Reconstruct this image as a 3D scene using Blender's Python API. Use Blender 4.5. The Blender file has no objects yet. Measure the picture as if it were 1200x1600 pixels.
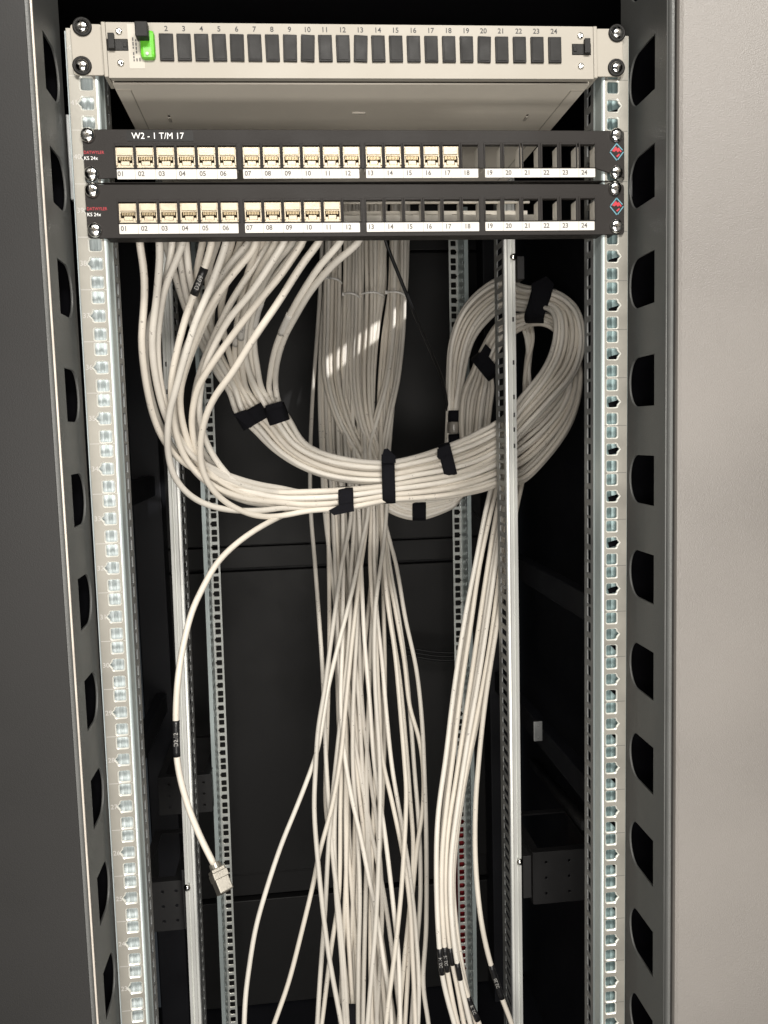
import bpy, bmesh, math, random
from mathutils import Vector, Matrix, Euler
random.seed(7)
SC = bpy.context.scene
COL = SC.collection
U = .04445

# ------------------------------------------------------------------ camera
CAM_LOC = Vector((-.0693932, -.7617951, 1.5128616))
CAM_ROT = Euler((1.47519537, .028517139, -.11130491), 'XYZ')
FPX = 1300.0
cd = bpy.data.cameras.new('camera'); cam = bpy.data.objects.new('camera', cd)
COL.objects.link(cam); SC.camera = cam
cam.location = CAM_LOC; cam.rotation_euler = CAM_ROT
cd.sensor_fit = 'VERTICAL'; cd.sensor_height = 32.0; cd.lens = FPX/1600*32.0
cd.clip_start = .02; cd.clip_end = 50
RM = CAM_ROT.to_matrix()

def ray(px, py):
    return RM @ Vector(((px-600)/FPX, -(py-800)/FPX, -1))
def un(px, py, Y):                      # photo measurement -> point at depth Y
    d = ray(px, py); return CAM_LOC + d*((Y-CAM_LOC.y)/d.y)
def unx(px, py, X):
    d = ray(px, py); return CAM_LOC + d*((X-CAM_LOC.x)/d.x)

# ------------------------------------------------------------------ materials
def mat(name, col, rough=.5, metal=0., spec=.5, bump=0., bscale=400., var=0., vscale=40., stretch=None, aniso=0., dark=None):
    m = bpy.data.materials.new(name); m.use_nodes = True
    nt = m.node_tree; b = nt.nodes['Principled BSDF']
    b.inputs['Base Color'].default_value = (*col, 1); b.inputs['Roughness'].default_value = rough
    b.inputs['Metallic'].default_value = metal; b.inputs['Specular IOR Level'].default_value = spec
    tc = nt.nodes.new('ShaderNodeTexCoord'); vec = tc.outputs['Object']
    if stretch:
        mp = nt.nodes.new('ShaderNodeMapping'); mp.inputs['Scale'].default_value = stretch
        nt.links.new(vec, mp.inputs['Vector']); vec = mp.outputs['Vector']
    if var:
        n = nt.nodes.new('ShaderNodeTexNoise'); n.inputs['Scale'].default_value = vscale
        n.inputs['Detail'].default_value = 5; nt.links.new(vec, n.inputs['Vector'])
        r = nt.nodes.new('ShaderNodeMapRange'); r.inputs[1].default_value = .25; r.inputs[2].default_value = .75
        r.inputs[3].default_value = 1-var; r.inputs[4].default_value = 1+var
        nt.links.new(n.outputs['Fac'], r.inputs[0])
        mx = nt.nodes.new('ShaderNodeVectorMath'); mx.operation = 'SCALE'
        mx.inputs[0].default_value = col; nt.links.new(r.outputs[0], mx.inputs['Scale'])
        nt.links.new(mx.outputs[0], b.inputs['Base Color'])
        r2 = nt.nodes.new('ShaderNodeMapRange'); r2.inputs[1].default_value = .25; r2.inputs[2].default_value = .75
        r2.inputs[3].default_value = max(.03, rough-.09); r2.inputs[4].default_value = min(1, rough+.09)
        nt.links.new(n.outputs['Fac'], r2.inputs[0]); nt.links.new(r2.outputs[0], b.inputs['Roughness'])
    if bump:
        n2 = nt.nodes.new('ShaderNodeTexNoise'); n2.inputs['Scale'].default_value = bscale; n2.inputs['Detail'].default_value = 3
        nt.links.new(tc.outputs['Object'], n2.inputs['Vector'])
        bp = nt.nodes.new('ShaderNodeBump'); bp.inputs['Strength'].default_value = bump; bp.inputs['Distance'].default_value = .001
        nt.links.new(n2.outputs['Fac'], bp.inputs['Height']); nt.links.new(bp.outputs[0], b.inputs['Normal'])
    return m
M = dict(
    post=mat('dark grey powder coat', (.085, .087, .084), .42, 0, .5, .25, 900, .14, 14),
    void=mat('shade black', (.003, .003, .004), .9, 0, .05),  # near-black painted in place of shade under the roof and behind openings
    front=mat('plain dark grey paint', (.016, .0155, .0152), .55, 0, .35, .10, 900, .10, 8),
    edgeglint=mat('painted edge highlight', (.55, .50, .44), .35, .2, .5, .1, 900, .1, 40),
    inner=mat('black painted steel', (.0085, .009, .0125), .5, 0, .4, .15, 900, .2, 9),
    reardoor=mat('charcoal painted steel', (.0075, .0075, .0079), .55, 0, .4, .2, 700, .12, 6),
    paledoor=mat('pale grey textured paint', (.182, .169, .156), .40, 0, .6, .38, 1100, .11, 6),
    zinc=mat('galvanised steel', (.275, .265, .236), .5, .55, .5, .06, 300, .16, 26),
    zincin=mat('galvanised steel inner', (.56, .64, .64), .36, .45, .5, .05, 300, .14, 22, (1, 1, .25)),
    warmzinc=mat('warm bright zinc', (.78, .74, .66), .4, .2, .5, .05, 300, .1, 22),
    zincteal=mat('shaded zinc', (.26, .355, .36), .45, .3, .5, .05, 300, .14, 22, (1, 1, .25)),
    zincbright=mat('bright drawn zinc', (.80, .81, .78), .34, .35, .5, .05, 300, .14, 24, (1, 1, .2)),
    zincrear=mat('rear galvanised steel', (.58, .60, .58), .45, .4, .5, .06, 300, .16, 26),
    rim=mat('lit punched edge', (.80, .80, .74), .3, .45, .6),  # paler than the rail, painting in the light caught on hole edges
    zinclit=mat('lit zinc', (.62, .69, .70), .45, .1, .5, .03, 300, .035, 22, (1, 1, .25)),
    zincdull=mat('dull galvanised steel', (.30, .31, .31), .5, .75, .5, .1, 300, .2, 30),
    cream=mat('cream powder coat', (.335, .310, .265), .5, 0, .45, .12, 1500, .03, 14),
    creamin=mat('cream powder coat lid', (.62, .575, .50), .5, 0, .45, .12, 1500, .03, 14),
    panel=mat('anthracite panel paint', (.019, .0168, .0155), .52, 0, .18, .2, 1500, .08, 20),
    plastic=mat('black plastic', (.013, .0125, .012), .5, 0, .22, .1, 900, .1, 60),
    velcro=mat('black hook and loop fabric', (.0075, .0075, .010), .9, 0, .15, .9, 1700, .25, 300),
    cable=mat('pale grey cable jacket', (.70, .65, .57), .42, 0, .45, .06, 500, .06, 35),
    cable2=mat('slightly whiter cable jacket', (.76, .72, .65), .4, 0, .45, .06, 500, .06, 35),
    cable3=mat('greyer cable jacket', (.63, .595, .535), .45, 0, .4, .06, 500, .08, 30),
    tie=mat('white nylon', (.80, .78, .74), .35, 0, .5),
    sleeve=mat('black heat shrink', (.012, .012, .013), .35, 0, .5, .1, 900),
    paper=mat('white label paper', (.58, .56, .525), .55, 0, .4, .05, 900, .02, 60),
    sticker=mat('cream paper strip', (.46, .43, .375), .55, 0, .4, .05, 900, .02, 60),
    white=mat('white print', (.82, .82, .80), .5),
    greyprint=mat('grey print', (.075, .072, .07), .6),
    darkprint=mat('dark print', (.03, .03, .03), .6),
    paleprint=mat('pale print', (.44, .43, .41), .6),
    red=mat('red print', (.42, .022, .035), .5),
    blue=mat('blue grey print', (.10, .26, .32), .5),
    redstrip=mat('red plastic', (.30, .012, .018), .4, 0, .5, .1, 600, .2, 40),
    green=mat('green plastic', (.12, .50, .03), .35, 0, .5, 0, 1, .08, 80),
    chrome=mat('bright steel', (.86, .85, .82), .16, 1., .5, .05, 700, .05, 200),
    jack=mat('die cast nickel', (.47, .405, .30), .42, .4, .5, .12, 900, .14, 130),
    jackdull=mat('dull nickel', (.34, .32, .28), .4, .7, .5, .12, 900, .14, 130),
    jackin=mat('jack cavity', (.10, .085, .065), .5, .3, .5),
    gold=mat('gold contacts', (.40, .32, .20), .35, .8),
    black=mat('black cable', (.008, .008, .009), .4, 0, .5),
    clear=mat('clear tag', (.30, .28, .25), .2, 0, .7, .2, 300, .2, 90),
)
def stick(m, k):                                    # tiny printed specks on the jackets
    nt = m.node_tree; b = nt.nodes['Principled BSDF']
    src = b.inputs['Base Color'].links[0].from_socket
    tc = nt.nodes.new('ShaderNodeTexCoord'); n = nt.nodes.new('ShaderNodeTexNoise')
    n.inputs['Scale'].default_value = 260; n.inputs['Detail'].default_value = 1
    nt.links.new(tc.outputs['Object'], n.inputs['Vector'])
    n3 = nt.nodes.new('ShaderNodeTexNoise'); n3.inputs['Scale'].default_value = 14
    nt.links.new(tc.outputs['Object'], n3.inputs['Vector'])
    r = nt.nodes.new('ShaderNodeMapRange'); r.inputs[1].default_value = .68; r.inputs[2].default_value = .74; r.inputs[3].default_value = 0; r.inputs[4].default_value = k
    nt.links.new(n.outputs['Fac'], r.inputs[0])
    r2 = nt.nodes.new('ShaderNodeMapRange'); r2.inputs[1].default_value = .52; r2.inputs[2].default_value = .6
    nt.links.new(n3.outputs['Fac'], r2.inputs[0])
    mu = nt.nodes.new('ShaderNodeMath'); mu.operation = 'MULTIPLY'
    nt.links.new(r.outputs[0], mu.inputs[0]); nt.links.new(r2.outputs[0], mu.inputs[1])
    mix = nt.nodes.new('ShaderNodeMix'); mix.data_type = 'RGBA'
    nt.links.new(mu.outputs[0], mix.inputs[0]); nt.links.new(src, mix.inputs[6]); mix.inputs[7].default_value = (.2, .18, .16, 1)
    nt.links.new(mix.outputs[2], b.inputs['Base Color'])
stick(M['cable'], .6); stick(M['cable2'], .6); stick(M['cable3'], .7)
def jacket(r): return M['cable2'] if r < .33 else (M['cable3'] if r > .72 else M['cable'])

# ------------------------------------------------------------------ helpers
def link(o, parent=None):
    COL.objects.link(o)
    if parent: o.parent = parent
    return o
def tag(o, label=None, cat=None, group=None, kind=None):
    if label: o['label'] = label
    if cat: o['category'] = cat
    if group: o['group'] = group
    if kind: o['kind'] = kind
    return o
def empty(name, label, cat, mtx=None, group=None):
    o = bpy.data.objects.new(name, None); o.empty_display_size = .02; link(o)
    if mtx is not None: o.matrix_world = mtx
    return tag(o, label, cat, group)
class MB:
    def __init__(s): s.bm = bmesh.new()
    def box(s, x0, x1, y0, y1, z0, z1, bev=0):
        r = bmesh.ops.create_cube(s.bm, size=1)
        for v in r['verts']:
            v.co = Vector(((x0+x1)/2+v.co.x*(x1-x0), (y0+y1)/2+v.co.y*(y1-y0), (z0+z1)/2+v.co.z*(z1-z0)))
        if bev:
            es = list({e for v in r['verts'] for e in v.link_edges})
            bmesh.ops.bevel(s.bm, geom=es, offset=bev, segments=2, profile=.5, affect='EDGES')
        return s
    def xform(s, m): bmesh.ops.transform(s.bm, matrix=m, verts=s.bm.verts); return s
    def prism(s, pts, z0, z1, closed=False):         # profile in xy extruded along z
        a = [s.bm.verts.new((p[0], p[1], z0)) for p in pts]; b = [s.bm.verts.new((p[0], p[1], z1)) for p in pts]
        n = len(pts)
        for i in range(n if closed else n-1):
            j = (i+1) % n; s.bm.faces.new((a[i], a[j], b[j], b[i]))
        if closed: s.bm.faces.new(a); s.bm.faces.new(b[::-1])
        return s
    def lathe(s, prof, m=Matrix(), n=20):           # profile (r, h) about local z
        rings = []
        for r, h in prof:
            rings.append([s.bm.verts.new(m @ Vector((r*math.cos(2*math.pi*i/n), r*math.sin(2*math.pi*i/n), h))) for i in range(n)])
        for a, b in zip(rings, rings[1:]):
            for i in range(n): s.bm.faces.new((a[i], a[(i+1) % n], b[(i+1) % n], b[i]))
        s.bm.faces.new(rings[0][::-1]); s.bm.faces.new(rings[-1])
        return s
    def tube(s, pts, r, n=10, cap=True):
        T = []
        for i in range(len(pts)):
            T.append((pts[min(i+1, len(pts)-1)]-pts[max(i-1, 0)]).normalized())
        nrm = T[0].orthogonal().normalized(); rings = []
        for p, t in zip(pts, T):
            nrm = (nrm - t*nrm.dot(t)).normalized(); bi = t.cross(nrm)
            rings.append([s.bm.verts.new(p+(nrm*math.cos(2*math.pi*k/n)+bi*math.sin(2*math.pi*k/n))*r) for k in range(n)])
        for a, b in zip(rings, rings[1:]):
            for k in range(n):
                s.bm.faces.new((a[k], a[(k+1) % n], b[(k+1) % n], b[k])).smooth = True
        if cap: s.bm.faces.new(rings[0][::-1]); s.bm.faces.new(rings[-1])
        return s
    def mesh(s, me):
        s.bm.from_mesh(me); return s
    def build(s, name, m, parent=None, smooth=None, label=None, solid=0):
        bmesh.ops.recalc_face_normals(s.bm, faces=s.bm.faces)
        if smooth: 
            for f in s.bm.faces: f.smooth = True
        me = bpy.data.meshes.new(name); s.bm.to_mesh(me); s.bm.free()
        for q in (m if isinstance(m, (list, tuple)) else [m]): me.materials.append(q)
        o = link(bpy.data.objects.new(name, me), parent)
        if solid:
            md = o.modifiers.new('solidify', 'SOLIDIFY'); md.thickness = solid; md.offset = 0
        if label: o['label'] = label
        return o
DG = lambda: bpy.context.evaluated_depsgraph_get()
def curve_mesh(cu):
    o = bpy.data.objects.new('tmp', cu); COL.objects.link(o)
    me = bpy.data.meshes.new_from_object(o.evaluated_get(DG()))
    bpy.data.objects.remove(o); bpy.data.curves.remove(cu)
    return me
def plate(loops, thick, bev=0.):                     # filled 2D plate (x,y) with holes
    cu = bpy.data.curves.new('tmp', 'CURVE'); cu.dimensions = '2D'; cu.fill_mode = 'BOTH'
    cu.extrude = max(thick/2-bev, 1e-5); cu.bevel_depth = bev; cu.bevel_resolution = 1; cu.offset = -bev
    for lp in loops:
        sp = cu.splines.new('POLY'); sp.points.add(len(lp)-1); sp.use_cyclic_u = True
        for p, q in zip(sp.points, lp): p.co = (q[0], q[1], 0, 1)
    return curve_mesh(cu)
def strip_plate(x0, x1, z0, z1, holes, thick, bev=0.):
    """long punched strip, built cell by cell; holes are loops sorted by height"""
    bm = bmesh.new(); h = thick/2
    ext = [(min(p[1] for p in lp), max(p[1] for p in lp)) for lp in holes]
    cuts = [z0]+[(a[1]+b[0])/2 for a, b in zip(ext, ext[1:])]+[z1]
    for lp, za, zb_ in zip(holes, cuts, cuts[1:]):
        cx = sum(p[0] for p in lp)/len(lp); cz = sum(p[1] for p in lp)/len(lp); n = len(lp)
        def ring(off, y):
            out = []
            for p in lp:
                d = Vector((p[0]-cx, p[1]-cz)); L_ = d.length
                q = d*((L_+off*1.25)/L_); out.append(bm.verts.new((cx+q.x, cz+q.y, y)))
            return out
        rings = [ring(bev, h), ring(0, h-bev), ring(0, -h)] if bev else [ring(0, h), ring(0, -h)]
        for A, B_ in zip(rings, rings[1:]):
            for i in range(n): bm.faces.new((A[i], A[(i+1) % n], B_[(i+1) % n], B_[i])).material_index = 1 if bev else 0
        for rg, y in ((rings[0], h), (rings[-1], -h)):
            bd = [bm.verts.new((x, z, y)) for x, z in ((x0, za), (x1, za), (x1, zb_), (x0, zb_))]
            es = [bm.edges.new((bd[i], bd[(i+1) % 4])) for i in range(4)]
            es += [bm.edges.get((rg[i], rg[(i+1) % n])) for i in range(n)]
            bmesh.ops.triangle_fill(bm, edges=es, use_beauty=True, normal=(0, 0, 1))
    for xx in (x0, x1):
        v = [bm.verts.new((xx, z, y)) for z, y in ((z0, h), (z1, h), (z1, -h), (z0, -h))]; bm.faces.new(v)
    bmesh.ops.remove_doubles(bm, verts=bm.verts, dist=1e-6)
    me = bpy.data.meshes.new('tmp'); bm.to_mesh(me); bm.free(); return me
def text_mesh(s, size, align='CENTER', thick=.00012, sx=1., bold=0.):
    cu = bpy.data.curves.new('tmp', 'FONT'); cu.body = s; cu.size = size; cu.align_x = align; cu.align_y = 'CENTER'; cu.extrude = thick; cu.offset = bold
    cu.resolution_u = 3
    me = curve_mesh(cu)
    if sx != 1: me.transform(Matrix.Diagonal((sx, 1, 1, 1)))
    return me
STAND = Matrix(((1, 0, 0, 0), (0, 0, -1, 0), (0, 1, 0, 0), (0, 0, 0, 1)))    # (x,y,z) -> x, -z, y : a sheet facing -Y
def place_text(mb, s, size, x, z, y, rot=0., **k):
    me = text_mesh(s, size, **k)
    me.transform(Matrix.Translation((x, y, z)) @ STAND @ Matrix.Rotation(rot, 4, 'Z')); mb.mesh(me); bpy.data.meshes.remove(me)
def rrect(x0, x1, y0, y1, r=0, n=3):
    if r == 0: return [(x0, y0), (x1, y0), (x1, y1), (x0, y1)]
    out = []
    for cx, cy, a in ((x1-r, y0+r, -90), (x1-r, y1-r, 0), (x0+r, y1-r, 90), (x0+r, y0+r, 180)):
        for i in range(n+1):
            t = math.radians(a+90*i/n); out.append((cx+r*math.cos(t), cy+r*math.sin(t)))
    return out
def catmull(P, step=.006):
    """P: list of Vectors -> resampled smooth path (centripetal)"""
    Q = [P[0]*2-P[1]] + P + [P[-1]*2-P[-2]]; out = []
    for i in range(1, len(Q)-2):
        p0, p1, p2, p3 = Q[i-1:i+3]
        t0 = 0; t1 = t0+max((p1-p0).length, 1e-5)**.5; t2 = t1+max((p2-p1).length, 1e-5)**.5; t3 = t2+max((p3-p2).length, 1e-5)**.5
        n = max(1, int((p2-p1).length/step))
        for k in range(n):
            t = t1+(t2-t1)*k/n
            A1 = p0*((t1-t)/(t1-t0))+p1*((t-t0)/(t1-t0)); A2 = p1*((t2-t)/(t2-t1))+p2*((t-t1)/(t2-t1)); A3 = p2*((t3-t)/(t3-t2))+p3*((t-t2)/(t3-t2))
            B1 = A1*((t2-t)/(t2-t0))+A2*((t-t0)/(t2-t0)); B2 = A2*((t3-t)/(t3-t1))+A3*((t-t1)/(t3-t1))
            out.append(B1*((t2-t)/(t2-t1))+B2*((t-t1)/(t2-t1)))
    out.append(P[-1].copy())
    for _ in range(3):
        out = [out[0]]+[(out[i-1]+out[i]*2+out[i+1])/4 for i in range(1, len(out)-1)]+[out[-1]]
    return out
ORD = ['first', 'second', 'third', 'fourth', 'fifth', 'sixth', 'seventh', 'eighth', 'ninth', 'tenth', 'eleventh', 'twelfth', 'thirteenth',
       'fourteenth', 'fifteenth', 'sixteenth', 'seventeenth', 'eighteenth', 'nineteenth', 'twentieth', 'twenty-first', 'twenty-second',
       'twenty-third', 'twenty-fourth', 'twenty-fifth', 'twenty-sixth', 'twenty-seventh', 'twenty-eighth', 'twenty-ninth', 'thirtieth']

# ================================================================== CABINET
cab = empty('network_cabinet', 'tall dark grey network cabinet standing open with perforated zinc rails inside', 'cabinet', Matrix.Translation((0, .4, 0)))
def B(name, m, *boxes, bev=0, label=None, parent=cab):
    mb = MB()
    for b in boxes: mb.box(*b, bev=bev)
    mb.xform(Matrix.Translation(-Vector((0, .4, 0))))
    return mb.build(name, m, parent, label=label)
Z0, Z1 = .25, 1.985
B('roof', M['void'], (-.428, .428, -.06, 1.03, Z1, Z1+.02))
B('base', M['inner'], (-.428, .428, -.06, 1.03, Z0-.02, Z0))
SLX = .395
B('side_panel', M['inner'], (-.428, -.42, -.06, 1.03, Z0, Z1))
# the right side panel has one narrow slit high up, added to shape the streak of light
VY0, VY1, VZ0, VZ1 = .30, .50, 1.911, 1.937
B('side_panel', M['inner'], (.42, .428, -.06, VY0, Z0, Z1), (.42, .428, VY1, 1.03, Z0, Z1), (.42, .428, VY0, VY1, Z0, VZ0), (.42, .428, VY0, VY1, VZ1, Z1))
def zat(py, px, Y): return un(px, py, Y).z
rd = [Z0+.001]; 
YD = 1.0
seams = [zat(1402, 430, YD), zat(1364, 430, YD), zat(889, 430, YD), zat(852, 430, YD), zat(392, 760, YD)]
lv = [Z0+.001]+seams+[Z1-.001]
bx = []
for i, (a, b) in enumerate(zip(lv, lv[1:])):
    off = .012 if i in (1, 3) else 0
    bx.append((-.38, .38, YD-.0+off, YD+.02+off, a+.0025, b-.0025))
B('rear_door', M['reardoor'], *bx, bev=.0015, label='charcoal rear door panels with horizontal seams')
B('crossbar', M['inner'], (-.40, .40, YD+.035, YD+.05, Z0, Z1))
for sx in (-1, 1):
    a, b = sorted((sx*.33, sx*.388))
    B('inner_upright', M['inner'], (a, b, .93, .985, Z0+.001, Z1-.001), bev=.003)
# depth bars along the sides
for sx in (-1, 1):
    for z in (zat(905, 880, .6) if sx > 0 else 1.42, .98):
        a, b = sorted((sx*.34, sx*.36))
        B('depth_bar', M['inner'], (a, b, .05, .925, z-.02, z+.02), bev=.002)

# --- front posts with half-round cut-outs
def post(name, X, ynear, yfar, tops, sgn, label):
    zs = [unx(px, py, X).z for px, py in tops]
    n = len(zs); ks = range(n); mk = sum(ks)/n; mz = sum(zs)/n
    pitch = -sum((k-mk)*(z-mz) for k, z in zip(ks, zs))/sum((k-mk)**2 for k in ks)
    ztop = mz+mk*pitch
    h = pitch*.5; r = h/2; yn = ynear+.023; dep = (yfar-ynear)*.56
    loops = [[(ynear, Z0+.3), (yfar, Z0+.3), (yfar, Z1-.002), (ynear, Z1-.002)]]
    for k in range(-1, n+4):
        zt = ztop-k*pitch
        if zt > Z1-.02 or zt-h < Z0+.33: continue
        lp = [(yn, zt-h), (yn, zt)]
        for i in range(15):
            t = math.pi/2-math.pi*i/14
            lp.append((yn+dep-r*.8+r*.8*math.cos(t)+.0, zt-h/2+h/2*math.sin(t)))
        loops.append(lp)
    me = plate(loops, .002, .0004)
    mb = MB().mesh(me); bpy.data.meshes.remove(me)
    # sheet (x=depth, y=height, z=thickness) -> world
    mb.xform(Matrix(((0, 0, 1, X), (1, 0, 0, -.4), (0, 1, 0, 0), (0, 0, 0, 1))))
    # folded front edge and rear return
    prof = []
    for i in range(7):
        t = math.pi/2*i/6
        prof.append((X+sgn*(.004-.004*math.cos(t)), ynear-.4-.004*math.sin(t)))
    mb.prism(prof, Z0+.3, Z1-.002)
    mb.prism([(X, yfar-.4), (X+sgn*.004, yfar-.4+.003), (X+sgn*.035, yfar-.4+.003)], Z0+.3, Z1-.002)
    return mb.build(name, M['post'], cab, label=label)
LT = [(59.5, 37), (71, 218), (84, 395), (96, 575), (107, 747), (117.6, 914), (127.5, 1075), (136.5, 1229), (145, 1382), (154, 1528)]
RT = [(1035, 48), (1034, 216), (1031, 384), (1030, 550), (1028.5, 709.5), (1027.7, 868), (1026.7, 1021), (1025.7, 1170), (1025, 1320), (1024, 1463)]
XL, XR = -.2535, .2575
YNL, YNR = -.0665, -.062
B('edge_highlight', M['edgeglint'], (XL+.0002, XL+.0016, YNL-.0052, YNL-.0035, Z0+.3, Z1-.002))  # pale strip painted as the highlight along the post's rounded edge
B('post_shade', M['void'], (XL-.042, XL-.040, YNL+.001, .0125, Z0+.3, Z1-.002), (XL-.040, XL-.0025, .010, .012, Z0+.3, Z1-.002))  # near-black sheets stand in for the shade behind the cut-outs
B('post_shade', M['void'], (XR+.060, XR+.062, YNR+.001, .0365, Z0+.3, Z1-.002), (XR+.0025, XR+.060, .034, .036, Z0+.3, Z1-.002))
post('frame_post', XL, YNL, .012, LT, -1, 'left front post with a column of half-round cut-outs')
post('frame_post', XR, YNR, .036, RT, 1, 'right front post with a column of half-round cut-outs')
# front face left of the left post
B('front_panel', M['front'], (-.60, XL-.004, YNL-.0055, YNL-.004, Z0+.3, Z1+.03), label='plain dark grey front panel at the far left')
# pale door folded open on the right
mb = MB().box(0, .40, 0, .020, Z0+.2-0, Z1+.10, bev=.004)
mb.xform(Matrix.Translation((XR+.0035, YNR-.012-.4, 0)) @ Matrix.Rotation(math.radians(-9), 4, 'Z') )
mb.build('door', M['paledoor'], cab, label='pale grey textured door leaf folded open at the right')
# thin guide strips between posts and rails (upper end only)
def strip(pa, pb, Y, w):
    a, b = un(*pa, Y), un(*pb, Y)
    B('guide_strip', M['zincdull'], (a.x-w/2, a.x+w/2, Y, Y+.01, b.z, a.z), bev=.001)
strip((105, 178), (114, 312), .006, .0035); strip((985, 180), (984, 308), .02, .0045)

# --- mounting rails
def hole(cx, cz, s, arrow=0):
    h = s/2; r = s*.16
    lp = rrect(cx-h, cx+h, cz-h, cz+h, r)
    if arrow:
        tip = [(cx+arrow*(h), cz-h*.55), (cx+arrow*(h+s*.25), cz), (cx+arrow*h, cz+h*.55)]
        if arrow > 0: i = next(i for i, p in enumerate(lp) if p[0] >= cx+h-1e-7 and p[1] > cz); lp = lp[:i]+tip+lp[i:]
        else:
            i = next(i for i, p in enumerate(lp) if p[0] <= cx-h+1e-7 and p[1] < cz); lp = lp[:i]+tip[::-1]+lp[i:]
    return lp
def rail_matrix(p37, p22, Y, kz0, kz1):
    a, b = un(*p37, Y), un(*p22, Y)
    vz = (a-b); s = vz.length/((kz0-kz1)*U); vz = vz.normalized()
    vx = Vector((1, 0, 0)); vx = (vx-vz*vx.dot(vz)).normalized(); vy = vz.cross(vx)
    m = Matrix((vx, vy, vz)).transposed().to_4x4()
    m.translation = a
    return m @ Matrix.Diagonal((1, 1, s, 1)) @ Matrix.Translation((0, 0, -kz0*U))     # local z = true rail height
def front_rail(side, m, nums):
    """side -1 left, +1 right. local x: + is right; inner direction = -side"""
    ins = -side; root = None
    z0, z1 = 19*U, 41.86*U
    xo, xi = sorted((side*.0145, ins*.0078))
    loops = []; hs = []
    for k in range(19, 43):
        for j, dz in enumerate((.00635, .022225, .0381)):
            if k*U+dz > z1-.006: continue
            hs.append((k, j, k*U+dz)); loops.append(hole(0, k*U+dz, .0102, side if j == 1 else 0))
    me = strip_plate(xo, xi, z0, z1, loops, .0022, .0009)
    mb = MB().mesh(me); bpy.data.meshes.remove(me); mb.xform(STAND)
    fl = mb.build('mounting_rail', [M['zinc'], M['rim']], cab, label='%s front galvanised mounting rail punched with square holes' % ('left' if side < 0 else 'right'))
    fl.matrix_world = m
    # rounded inner corner and web
    mb = MB(); pr = []
    for i in range(7):
        t = math.pi/2*i/6; pr.append((ins*(.0078+.0022*math.sin(t)), -.0009+.0022*(1-math.cos(t))))
    pr += [(ins*.0100, .016), (ins*.0108, .018), (ins*.0100, .020)]
    mb.prism(pr, z0, z1)
    w = mb.build('web', M['zincin'], fl, smooth=False, solid=.0009)
    # slotted strip behind the fold
    loops = []
    for k, j, z in hs:
        loops.append(rrect(.0265, .0365, z-.0052, z+.0052, .001, 2))
    me = strip_plate(.020, .044, z0, z1, loops, .0016, .0003); mb = MB().mesh(me); bpy.data.meshes.remove(me)
    mb.xform(Matrix(((0, 0, 1, ins*.0100), (1, 0, 0, 0), (0, 1, 0, 0), (0, 0, 0, 1))))
    mb.build('slotted_strip', [M['zincdull'], M['zincdull']], fl)
    # back of the profile, seen through the holes
    mb = MB(); mb.prism([(side*.0165, .004), (side*.0150, .0085), (side*.004, .0110), (side*.0015, .0092), (side*.000, .0110), (ins*.0092, .0118)], z0, z1)
    mb.build('back_channel', M['zinclit'] if side < 0 else M['zincteal'], fl, solid=.0008)  # light put into the colour: left channel as lit, right as shaded
    if side > 0:
        rk = random.Random(5)
        for k in range(19, 42):
            up = k > 29
            t = MB().box(-.0048, .0048, -.0002, .0006, -.0014-.0012*up, .0014+.0012*up, bev=.0001)
            t.xform(Matrix.Translation((.0052, .0082, ((k+.5)*U-.0022 if up else k*U+.0072)+rk.uniform(-.0012, .0012))) @ Matrix.Rotation(-.25 if up else .8, 4, 'Y'))
            t.build('punched_slot', M['void'], fl)
    # unit marks
    mb = MB()
    for k in range(20, 42):
        a, b = sorted((side*.0140, side*.0002))
        mb.box(a, b, -.00112, -.00095, k*U-.00022, k*U+.00022)
        a, b = sorted((ins*.0055, ins*.0078)); mb.box(a, b, -.00112, -.00095, k*U-.00022, k*U+.00022)
    mb.build('unit_mark', M['greyprint'] if side > 0 else M['paleprint'], fl)
    if nums:
        for k in range(20, 43):
            mb = MB(); place_text(mb, str(k), .0062, side*.0108, (k-.5)*U, -.00115)
            mb.build('unit_number', M['paleprint'] , fl)
    return fl
front_rail(-1, rail_matrix((153.1, 453), (211.1, 1507.5), 0., 37, 23), True)
front_rail(1, rail_matrix((956.4, 439), (953.7, 1500.7), 0., 37, 21+1), False)

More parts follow.
